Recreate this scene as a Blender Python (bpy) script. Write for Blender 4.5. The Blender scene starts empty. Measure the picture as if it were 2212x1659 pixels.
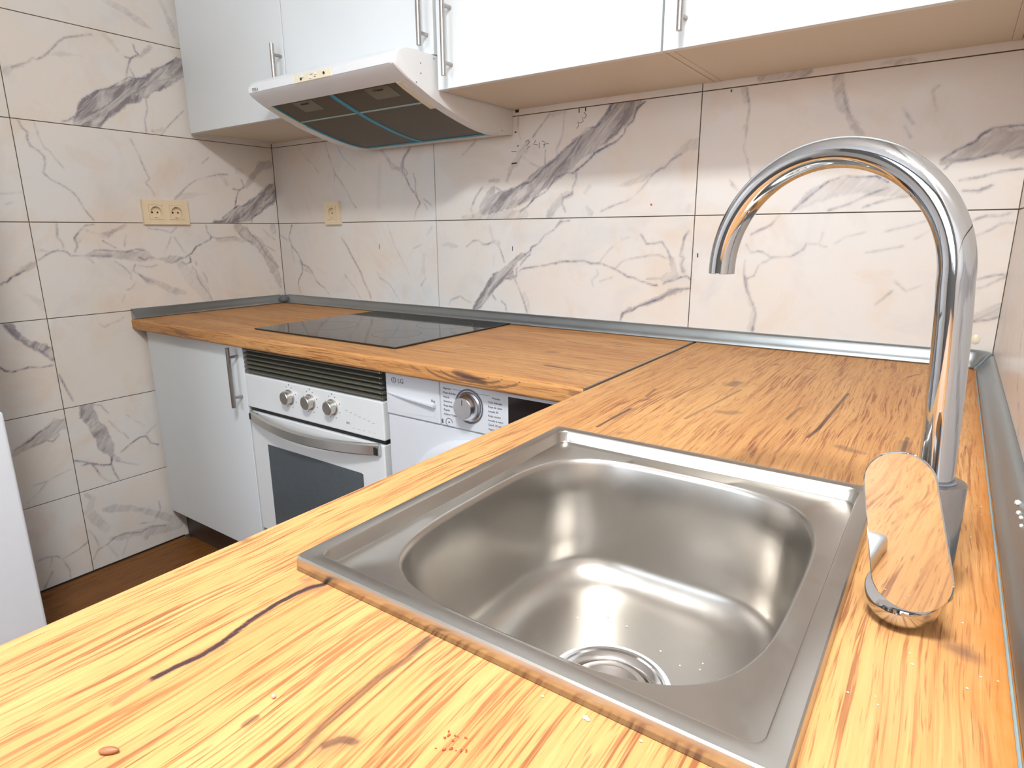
import bpy, bmesh, math, random
import numpy as np
from mathutils import Vector, Matrix
PI = math.pi
C = bpy.context.scene.collection
R = random.Random(7)

# ---------------------------------------------------------------- camera, world, lights, exposure
cam_d = bpy.data.cameras.new('camera')
cam = bpy.data.objects.new('camera', cam_d); C.objects.link(cam)
cam_d.sensor_width = 36.0
cam_d.lens = 1342.607 / 2212 * 36.0
cam_d.clip_start = 0.02
yaw, pitch, roll = 0.6106910, -0.2411963, -0.0064974
cy_, sy_, cp_, sp_ = math.cos(yaw), math.sin(yaw), math.cos(pitch), math.sin(pitch)
fwd = Vector((-sy_*cp_, cy_*cp_, sp_)); rt = Vector((cy_, sy_, 0)); upv = rt.cross(fwd)
r2 = math.cos(roll)*rt + math.sin(roll)*upv; u2 = -math.sin(roll)*rt + math.cos(roll)*upv
m = Matrix((r2, u2, -fwd)).transposed().to_4x4(); m.translation = Vector((2.3561, -1.6571, 1.1635))
cam.matrix_world = m
bpy.context.scene.camera = cam

W = bpy.data.worlds.new('World'); bpy.context.scene.world = W; W.use_nodes = True
W.node_tree.nodes['Background'].inputs[0].default_value = (0.72, 0.84, 1.0, 1)
W.node_tree.nodes['Background'].inputs[1].default_value = 3.0

vs = bpy.context.scene.view_settings
vs.view_transform = 'Standard'; vs.look = 'None'; vs.gamma = 1.0; vs.use_curve_mapping = False
vs.exposure = 0.0

LAMP = (2.2, -1.80, 2.42)
def area(name, loc, rot, sx, sy, power, col):
    d = bpy.data.lights.new(name, 'AREA'); d.shape = 'RECTANGLE'; d.size = sx; d.size_y = sy
    d.energy = power; d.color = col
    o = bpy.data.objects.new(name, d); C.objects.link(o); o.location = loc; o.rotation_euler = rot
    return o
area('ceiling_lamp_light', (LAMP[0], LAMP[1], 2.405), (0, 0, 0),   .28, .28, 50, (.94, .98, 1.0))
area('window_fill', (1.25, -3.50, 1.65), (PI/2, 0, 0), 1.5, 1.2, 23, (.84, .92, 1.0))  # added fill light, set in the unseen window opening to lift shadows

# ---------------------------------------------------------------- helpers
def link(name, me, mat=None, parent=None):
    o = bpy.data.objects.new(name, me); C.objects.link(o)
    if mat is not None:
        for q in (mat if isinstance(mat, (list, tuple)) else [mat]): me.materials.append(q)
    if parent is not None: o.parent = parent
    return o
def obj(name, bm, mat, parent=None, smooth=None, loc=None):
    me = bpy.data.meshes.new(name)
    bmesh.ops.recalc_face_normals(bm, faces=bm.faces)
    bm.to_mesh(me); bm.free()
    if smooth is not None:
        for p in me.polygons: p.use_smooth = True
        me.set_sharp_from_angle(angle=math.radians(smooth))
    o = link(name, me, mat, parent)
    if parent is not None:
        o.matrix_parent_inverse = Matrix.Translation(-Vector(parent['base']) if 'base' in parent.keys() else Vector())
    return o
def tag(o, label=None, cat=None, group=None, kind=None):
    if label: o['label'] = label
    if cat: o['category'] = cat
    if group: o['group'] = group
    if kind: o['kind'] = kind
    return o
def thing(name, label, cat, loc=(0, 0, 0), group=None):
    # all part meshes are written in world coordinates; the empty stands at the base of the thing
    o = bpy.data.objects.new(name, None); C.objects.link(o); o.location = loc
    o.empty_display_size = .05
    o['base'] = list(loc)
    return tag(o, label, cat, group)
def box(bm, x0, x1, y0, y1, z0, z1, bev=0, seg=2, mi=0):
    n = len(bm.verts)
    r = bmesh.ops.create_cube(bm, size=1)
    vs_ = r['verts']
    for v in vs_:
        v.co = Vector((x0 + (v.co.x+.5)*(x1-x0), y0 + (v.co.y+.5)*(y1-y0), z0 + (v.co.z+.5)*(z1-z0)))
    fs = set(f for v in vs_ for f in v.link_faces)
    for f in fs: f.material_index = mi
    if bev > 0:
        es = list(set(e for v in vs_ for e in v.link_edges))
        bmesh.ops.bevel(bm, geom=es, offset=bev, segments=seg, profile=.5, affect='EDGES', clamp_overlap=True)
    return vs_
def bx(*a, **k):
    bm = bmesh.new(); box(bm, *a, **k); return bm
def cyl(bm, p0, p1, r0, r1=None, n=32, cap=True):
    p0 = Vector(p0); p1 = Vector(p1); r1 = r0 if r1 is None else r1
    t = (p1-p0).normalized(); a = t.orthogonal().normalized(); b = t.cross(a)
    A = [bm.verts.new(p0 + r0*(math.cos(2*PI*i/n)*a + math.sin(2*PI*i/n)*b)) for i in range(n)]
    B = [bm.verts.new(p1 + r1*(math.cos(2*PI*i/n)*a + math.sin(2*PI*i/n)*b)) for i in range(n)]
    for i in range(n): bm.faces.new((A[i], A[(i+1) % n], B[(i+1) % n], B[i]))
    if cap: bm.faces.new(A[::-1]); bm.faces.new(B)
def lathe(bm, base, axis, prof, n=48, closed=False):
    # prof: list of (radius, height along axis)
    base = Vector(base); t = Vector(axis).normalized(); a = t.orthogonal().normalized(); b = t.cross(a)
    rings = []
    for (r, h) in prof:
        if r < 1e-6: rings.append([bm.verts.new(base + t*h)])
        else: rings.append([bm.verts.new(base + t*h + r*(math.cos(2*PI*i/n)*a + math.sin(2*PI*i/n)*b)) for i in range(n)])
    for A, B in zip(rings, rings[1:]):
        for i in range(n):
            j = (i+1) % n
            if len(A) == 1 and len(B) == 1: continue
            if len(A) == 1: bm.faces.new((A[0], B[i], B[j]))
            elif len(B) == 1: bm.faces.new((A[i], A[j], B[0]))
            else: bm.faces.new((A[i], A[j], B[j], B[i]))
def tube(bm, pts, rad, n=24, cap=True):
    pts = [Vector(p) for p in pts]; prev = None; rings = []
    for i, p in enumerate(pts):
        t = (pts[min(i+1, len(pts)-1)] - pts[max(i-1, 0)]).normalized()
        if prev is None: a = t.orthogonal().normalized()
        else: a = (prev - t*prev.dot(t)).normalized()
        prev = a; b = t.cross(a); r = rad[i] if isinstance(rad, (list, tuple)) else rad
        rings.append([bm.verts.new(p + r*(math.cos(2*PI*k/n)*a + math.sin(2*PI*k/n)*b)) for k in range(n)])
    for A, B in zip(rings, rings[1:]):
        for i in range(n): bm.faces.new((A[i], A[(i+1) % n], B[(i+1) % n], B[i]))
    if cap: bm.faces.new(rings[0][::-1]); bm.faces.new(rings[-1])
def sweep(bm, prof, f, us, cap=True, closed=True):
    # prof: list of 2-tuples; f(u, p) -> Vector; one ring per u
    rings = [[bm.verts.new(f(u, p)) for p in prof] for u in us]
    n = len(prof)
    for A, B in zip(rings, rings[1:]):
        for i in range(n if closed else n-1):
            bm.faces.new((A[i], A[(i+1) % n], B[(i+1) % n], B[i]))
    if cap: bm.faces.new(rings[0][::-1]); bm.faces.new(rings[-1])
    return rings
def prismx(bm, prof, x0, x1):   # prof of (y, z), extruded along x
    return sweep(bm, prof, lambda u, p: Vector((u, p[0], p[1])), [x0, x1])
def text(name, body, size, mat, parent, origin, xdir, ydir, ext=.0003):
    cu = bpy.data.curves.new(name, 'FONT'); cu.body = body; cu.size = size; cu.extrude = ext
    cu.resolution_u = 3
    t = bpy.data.objects.new(name + '_tmp', cu); C.objects.link(t)
    dg = bpy.context.evaluated_depsgraph_get()
    me = bpy.data.meshes.new_from_object(t.evaluated_get(dg))
    bpy.data.objects.remove(t); bpy.data.curves.remove(cu)
    X = Vector(xdir).normalized(); Y = Vector(ydir).normalized(); Z = X.cross(Y)
    M = Matrix((X, Y, Z)).transposed().to_4x4(); M.translation = Vector(origin)
    me.transform(M); me.name = name
    me.materials.clear()
    o = link(name, me, mat, parent)
    if parent is not None and 'base' in parent.keys(): o.matrix_parent_inverse = Matrix.Translation(-Vector(parent['base']))
    return o

# ---------------------------------------------------------------- materials
class NT:
    def __init__(s, name):
        s.m = bpy.data.materials.new(name); s.m.use_nodes = True; s.t = s.m.node_tree; s.n = s.t.nodes
        s.b = s.n['Principled BSDF']
    def add(s, k, **p):
        q = s.n.new(k)
        for a, v in p.items(): setattr(q, a, v)
        return q
    def ln(s, a, b): s.t.links.new(a, b)
    def noise(s, vec, scale, detail=4, rough=.5, dist=0):
        q = s.add('ShaderNodeTexNoise'); q.inputs['Scale'].default_value = scale; q.inputs['Detail'].default_value = detail
        q.inputs['Roughness'].default_value = rough; q.inputs['Distortion'].default_value = dist
        if vec is not None: s.ln(vec, q.inputs['Vector'])
        return q.outputs['Fac']
    def ramp(s, fac, stops, interp='LINEAR'):
        q = s.add('ShaderNodeValToRGB'); q.color_ramp.interpolation = interp
        e = q.color_ramp.elements
        while len(e) < len(stops): e.new(.5)
        for i, (p, c) in enumerate(stops):
            e[i].position = p; e[i].color = (c, c, c, 1) if isinstance(c, (int, float)) else (*c, 1)
        s.ln(fac, q.inputs[0]); return q.outputs[0]
    def math(s, op, a, b=None, c=None, clamp=False):
        q = s.add('ShaderNodeMath', operation=op); q.use_clamp = clamp
        for i, v in enumerate((a, b, c)):
            if v is None: continue
            if isinstance(v, (int, float)): q.inputs[i].default_value = v
            else: s.ln(v, q.inputs[i])
        return q.outputs[0]
    def mix(s, fac, a, b, mode='MIX'):
        q = s.add('ShaderNodeMix', data_type='RGBA', blend_type=mode)
        if isinstance(fac, (int, float)): q.inputs[0].default_value = fac
        else: s.ln(fac, q.inputs[0])
        for i, v in ((6, a), (7, b)):
            if isinstance(v, (tuple, list)): q.inputs[i].default_value = (*v, 1)
            else: s.ln(v, q.inputs[i])
        return q.outputs[2]
    def pos(s):
        return s.add('ShaderNodeNewGeometry').outputs['Position']
    def mapping(s, vec, scale=(1, 1, 1), rot=(0, 0, 0), loc=(0, 0, 0)):
        q = s.add('ShaderNodeMapping'); q.inputs['Scale'].default_value = scale; q.inputs['Rotation'].default_value = rot
        q.inputs['Location'].default_value = loc
        s.ln(vec, q.inputs['Vector']); return q.outputs[0]
    def bump(s, h, strength=.2, dist=.001):
        q = s.add('ShaderNodeBump'); q.inputs['Strength'].default_value = strength; q.inputs['Distance'].default_value = dist
        s.ln(h, q.inputs['Height']); s.ln(q.outputs[0], s.b.inputs['Normal']); return q
    def attr(s, name):
        q = s.add('ShaderNodeAttribute', attribute_name=name); return q

def plain(name, col, rough=.5, metal=0, noise=0, nscale=40, coat=0, spec=None, bump=0):
    t = NT(name); b = t.b
    b.inputs['Roughness'].default_value = rough; b.inputs['Metallic'].default_value = metal
    if coat: b.inputs['Coat Weight'].default_value = coat; b.inputs['Coat Roughness'].default_value = .05
    if spec is not None: b.inputs['Specular IOR Level'].default_value = spec
    p = t.pos()
    f = t.noise(p, nscale, 5)
    k = max(noise, .02)
    c = t.mix(f, tuple(x*(1-k) for x in col), tuple(min(1, x*(1+k)) for x in col))
    t.ln(c, b.inputs['Base Color'])
    if bump: t.bump(f, bump, .0006)
    return t.m
def brushed(name, col, rough=.3, scale=(1, 1, 1), aniso=0, smear=.0, lo=.22, hi=.4):
    t = NT(name); b = t.b; b.inputs['Metallic'].default_value = 1
    p = t.mapping(t.pos(), scale)
    f = t.noise(p, 60, 4); g = t.noise(t.pos(), 9, 6, .6, .6)
    t.ln(t.mix(g, tuple(x*.84 for x in col), col), b.inputs['Base Color'])
    r = t.math('ADD', t.math('MULTIPLY', f, hi-lo), lo)
    r = t.math('ADD', r, t.math('MULTIPLY', t.math('SUBTRACT', g, .5), smear))
    t.ln(r, b.inputs['Roughness'])
    return t.m

def marble():
    t = NT('marble_tile'); b = t.b; p = t.pos()
    n1 = t.noise(p, 3.1, 5, .55, .4); n2 = t.noise(t.mapping(p, loc=(4, 2, 7)), 5.5, 4, .6, .8)
    base = t.mix(t.ramp(n1, [(.38, 0), (.62, 1)]), (.735, .665, .595), (.715, .695, .67))
    base = t.mix(t.ramp(n2, [(.52, 0), (.72, .55)]), base, (.68, .55, .43))
    base = t.mix(t.ramp(t.noise(t.mapping(p, loc=(1, 9, 3)), 4.2, 4, .6, 1.2), [(.55, 0), (.75, .45)]), base, (.56, .56, .58))
    fine = t.noise(p, 90, 5, .65)
    mid = t.noise(p, 26, 6, .7, .3)
    a = t.attr('vein'); sep = t.add('ShaderNodeSeparateColor'); t.ln(a.outputs['Color'], sep.inputs[0])
    thin, st, bd, bs = sep.outputs[0], sep.outputs[1], sep.outputs[2], a.outputs['Alpha']
    n45 = t.noise(t.mapping(p, loc=(2, 5, 1)), 45, 4, .6, .4)
    thn = t.math('ADD', thin, t.math('MULTIPLY', t.math('SUBTRACT', fine, .5), .50))
    thn = t.math('ADD', thn, t.math('MULTIPLY', t.math('SUBTRACT', n45, .5), .55))
    brk = t.ramp(t.noise(t.mapping(p, loc=(8, 3, 6)), 17, 3, .6), [(.34, .25), (.60, 1)])
    line = t.math('MULTIPLY', t.math('MULTIPLY', t.ramp(thn, [(.66, 0), (1.0, 1)]), st), brk)
    halo = t.math('MULTIPLY', t.math('MULTIPLY', t.ramp(thin, [(.30, 0), (1, 1)]), st), t.math('MULTIPLY', brk, .26))
    s = t.math('MULTIPLY', t.math('SUBTRACT', .5, bd), .08)
    s = t.math('ADD', s, t.math('MULTIPLY', t.math('SUBTRACT', mid, .5), .030))
    s = t.math('ADD', s, t.math('MULTIPLY', t.math('SUBTRACT', fine, .5), .008))
    inside = t.add('ShaderNodeMapRange'); inside.inputs[1].default_value = .0035; inside.inputs[2].default_value = -.0035
    t.ln(s, inside.inputs[0])
    edge = t.add('ShaderNodeMapRange'); edge.inputs[1].default_value = -.007; edge.inputs[2].default_value = -.0005
    t.ln(s, edge.inputs[0])
    sx = t.add('ShaderNodeSeparateXYZ'); t.ln(p, sx.inputs[0])
    xy = t.math('ADD', sx.outputs[0], sx.outputs[1])
    cb = t.add('ShaderNodeCombineXYZ'); t.ln(t.math('MULTIPLY', t.math('ADD', xy, sx.outputs[2]), 5.0), cb.inputs[0]); t.ln(t.math('MULTIPLY', t.math('SUBTRACT', xy, sx.outputs[2]), 26.0), cb.inputs[1])
    stn = t.noise(cb.outputs[0], 1.0, 6, .68, .9)
    streak = t.ramp(stn, [(.40, 0), (.62, 1)])
    fill = t.mix(streak, (.225, .20, .21), (.50, .465, .45))
    fill = t.mix(t.math('MULTIPLY', edge.outputs[0], .45), fill, (.21, .185, .20))
    fade = t.math('ADD', t.math('MULTIPLY', bs, t.ramp(stn, [(.42, 1), (.70, .55)])), t.math('MULTIPLY', t.math('SUBTRACT', mid, .5), .35), clamp=True)
    c = t.mix(t.math('MULTIPLY', inside.outputs[0], fade, clamp=True), base, fill)
    c = t.mix(t.math('MULTIPLY', t.math('ADD', line, halo), 1.0, clamp=True), c, (.19, .18, .22))
    t.ln(c, b.inputs['Base Color'])
    b.inputs['Roughness'].default_value = .32; b.inputs['Specular IOR Level'].default_value = .35
    t.bump(fine, .03, .0004)
    return t.m

def wood_top(name, along, dark=False):     # along: 'x' or 'y' grain
    t = NT(name); b = t.b; p = t.pos()
    ax_ = along == 'x'
    def sc(l, c): return (l, c, c) if ax_ else (c, l, c)
    wn = t.add('ShaderNodeTexNoise'); wn.inputs['Scale'].default_value = 2.6; wn.inputs['Detail'].default_value = 2
    t.ln(p, wn.inputs['Vector'])
    sub = t.add('ShaderNodeVectorMath', operation='MULTIPLY_ADD'); w = t.add('ShaderNodeVectorMath', operation='ADD')
    t.ln(wn.outputs['Color'], sub.inputs[0]); sub.inputs[1].default_value = (.034, .034, 0); sub.inputs[2].default_value = (-.017, -.017, 0)
    t.ln(p, w.inputs[0]); t.ln(sub.outputs[0], w.inputs[1]); pw = w.outputs[0]
    broad = t.noise(t.mapping(pw, sc(1.3, 10)), 1.0, 3, .5, .2)
    mid = t.noise(t.mapping(pw, sc(1.8, 70)), 1.0, 5, .65, .2)
    knot = t.noise(t.mapping(pw, sc(9, 26), loc=(5, 4, 0)), 1.0, 3, .55, .3)
    fib = t.noise(t.mapping(pw, sc(8, 290)), 1.0, 3, .6, .35)
    pore = t.noise(t.mapping(pw, sc(24, 520)), 1.0, 2, .5, .2)
    zone = t.noise(t.mapping(p, sc(4, 9)), 1.0, 2, .5)
    c = t.mix(t.ramp(broad, [(.32, 0), (.68, 1)]), (.50, .235, .080), (.60, .32, .122))
    c = t.mix(t.math('MULTIPLY', t.ramp(mid, [(.46, 0), (.72, 1)]), .34), c, (.40, .165, .056))
    c = t.mix(t.math('MULTIPLY', t.ramp(fib, [(.30, 1), (.46, 0)]), .30), c, (.70, .43, .19))
    pr = t.math('MULTIPLY', t.ramp(fib, [(.52, 0), (.62, 1)]), t.ramp(zone, [(.34, .3), (.58, 1)]))
    c = t.mix(t.math('MULTIPLY', pr, .80), c, (.21, .06, .024))
    c = t.mix(t.math('MULTIPLY', t.ramp(pore, [(.60, 0), (.70, 1)]), .55), c, (.17, .055, .025))
    c = t.mix(t.math('MULTIPLY', t.ramp(knot, [(.67, 0), (.76, 1)]), .60), c, (.16, .07, .04))
    patch = t.noise(t.mapping(p, sc(3.5, 13), loc=(3, 1, 0)), 1.0, 4, .55, .4)
    c = t.mix(t.math('MULTIPLY', t.ramp(patch, [(.60, 0), (.80, 1)]), .30), c, (.26, .14, .08))
    a = t.attr('vein'); sep = t.add('ShaderNodeSeparateColor'); t.ln(a.outputs['Color'], sep.inputs[0])
    fine = t.noise(p, 240, 4, .7); md = t.noise(p, 70, 5, .7)
    thn = t.math('ADD', sep.outputs[0], t.math('MULTIPLY', t.math('SUBTRACT', fine, .5), .22))
    line = t.math('MULTIPLY', t.ramp(thn, [(.60, 0), (.80, 1)]), sep.outputs[1])
    s = t.math('MULTIPLY', t.math('SUBTRACT', .5, sep.outputs[2]), .08)
    s = t.math('ADD', s, t.math('MULTIPLY', t.math('SUBTRACT', md, .5), .006))
    ins = t.add('ShaderNodeMapRange'); ins.inputs[1].default_value = .007; ins.inputs[2].default_value = -.003
    t.ln(s, ins.inputs[0])
    c = t.mix(t.math('MULTIPLY', ins.outputs[0], a.outputs['Alpha'], clamp=True), c, (.11, .06, .045))
    c = t.mix(line, c, (.055, .03, .03))
    if not ax_ and not dark:      # orange damp stain along the wall-side edge
        sp = t.add('ShaderNodeSeparateXYZ'); t.ln(p, sp.inputs[0])
        e = t.math('ADD', sp.outputs[0], t.math('MULTIPLY', t.math('SUBTRACT', t.noise(p, 16, 4, .6), .5), .035))
        mr = t.add('ShaderNodeMapRange'); mr.inputs[1].default_value = 2.402; mr.inputs[2].default_value = 2.424; t.ln(e, mr.inputs[0])
        c = t.mix(t.math('MULTIPLY', mr.outputs[0], .75), c, (.42, .13, .012))
    if dark: c = t.mix(1.0, c, (.38, .30, .20), 'MULTIPLY')
    t.ln(c, b.inputs['Base Color'])
    b.inputs['Roughness'].default_value = .46; b.inputs['Specular IOR Level'].default_value = .25
    t.bump(t.math('SUBTRACT', 1.0, pr), .15, .0004)
    return t.m

M = {}
M['marble'] = marble()
M['oak_x'] = wood_top('oak_worktop_grain_x', 'x')
M['oak_y'] = wood_top('oak_worktop_grain_y', 'y')
M['grout'] = plain('brown_grout', (.12, .085, .055), .9, noise=.25, nscale=30)
M['white'] = plain('white_laminate', (.735, .77, .785), .35, noise=.015, nscale=6)
M['white_edge'] = plain('white_edge_band', (.70, .70, .66), .45, noise=.03)
M['under'] = plain('underside_bounce_tan', (.66, .60, .50), .5, noise=.04, nscale=5)  # white laminate with the worktop's warm bounced light put into its colour
M['ceil'] = plain('ceiling_paint', (.85, .85, .84), .9, noise=.01)
M['paint'] = plain('dark_wall_for_reflections', (.20, .19, .18), .8, noise=.03)  # unseen front wall, darkened so the chrome gets darker reflections
M['floor'] = wood_top('floor_plank', 'y', dark=True)
M['plinth'] = plain('dark_brown_plinth', (.07, .045, .035), .4, noise=.2)
M['steel'] = brushed('brushed_sink_steel', (.56, .53, .49), smear=.06, lo=.26, hi=.34)
M['rimsteel'] = M['steel']
M['chrome'] = brushed('chrome', (.64, .66, .69), lo=.03, hi=.05)
M['satin'] = brushed('satin_grey_metal', (.46, .45, .45), lo=.20, hi=.28)
M['nickel'] = brushed('brushed_nickel', (.46, .42, .39), lo=.25, hi=.38, scale=(4, 4, .3))
M['alu'] = brushed('aluminium_upstand', (.38, .415, .43), lo=.34, hi=.42, scale=(.4, .4, 6), smear=.1)
M['alu_dk'] = plain('dark_grey_plastic', (.12, .13, .15), .4, noise=.15)
M['hobglass'] = plain('black_glass', (.012, .012, .014), .07, noise=.1, spec=.7)
M['black'] = plain('black_plastic', (.015, .015, .016), .35, noise=.1)
M['ink'] = plain('grey_print', (.10, .10, .12), .6, noise=.1)
M['oven_white'] = plain('oven_enamel_white', (.70, .71, .71), .25, noise=.03, nscale=20)
M['olive'] = plain('bronze_grille', (.20, .19, .145), .35, metal=.6, noise=.1)
M['ovenglass'] = plain('oven_window_glass', (.085, .10, .11), .12, noise=.12, nscale=90, spec=.6)
M['washer'] = plain('washer_white', (.60, .615, .65), .3, noise=.01)
M['hood'] = plain('hood_enamel_white', (.74, .75, .76), .28, noise=.01)
M['cream'] = plain('cream_plastic', (.78, .70, .52), .4, noise=.03)
M['socket'] = plain('beige_socket_plastic', (.78, .64, .44), .38, noise=.03)
M['mesh'] = plain('hood_filter_mesh', (.105, .090, .065), .5, noise=.25, nscale=300, metal=.3)
M['blue'] = plain('blue_tape', (.03, .30, .46), .4, noise=.15)
M['seal'] = plain('blue_grey_seal', (.22, .27, .27), .5, noise=.2)
M['greenglass'] = plain('green_glass_edge', (.25, .36, .32), .2, noise=.1)
M['red'] = plain('red_crumb', (.55, .06, .02), .6, noise=.2)
M['crumbw'] = plain('white_crumb', (.80, .78, .72), .6, noise=.1)
M['nut'] = plain('brown_seed_skin', (.30, .12, .05), .5, noise=.35, nscale=200, bump=.4)
M['fridge'] = plain('fridge_white', (.72, .74, .78), .35, noise=.01)
t = NT('lamp_diffuser'); t.b.inputs['Emission Color'].default_value = (1, .97, .93, 1); t.b.inputs['Emission Strength'].default_value = 9; M['lamp'] = t.m
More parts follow.
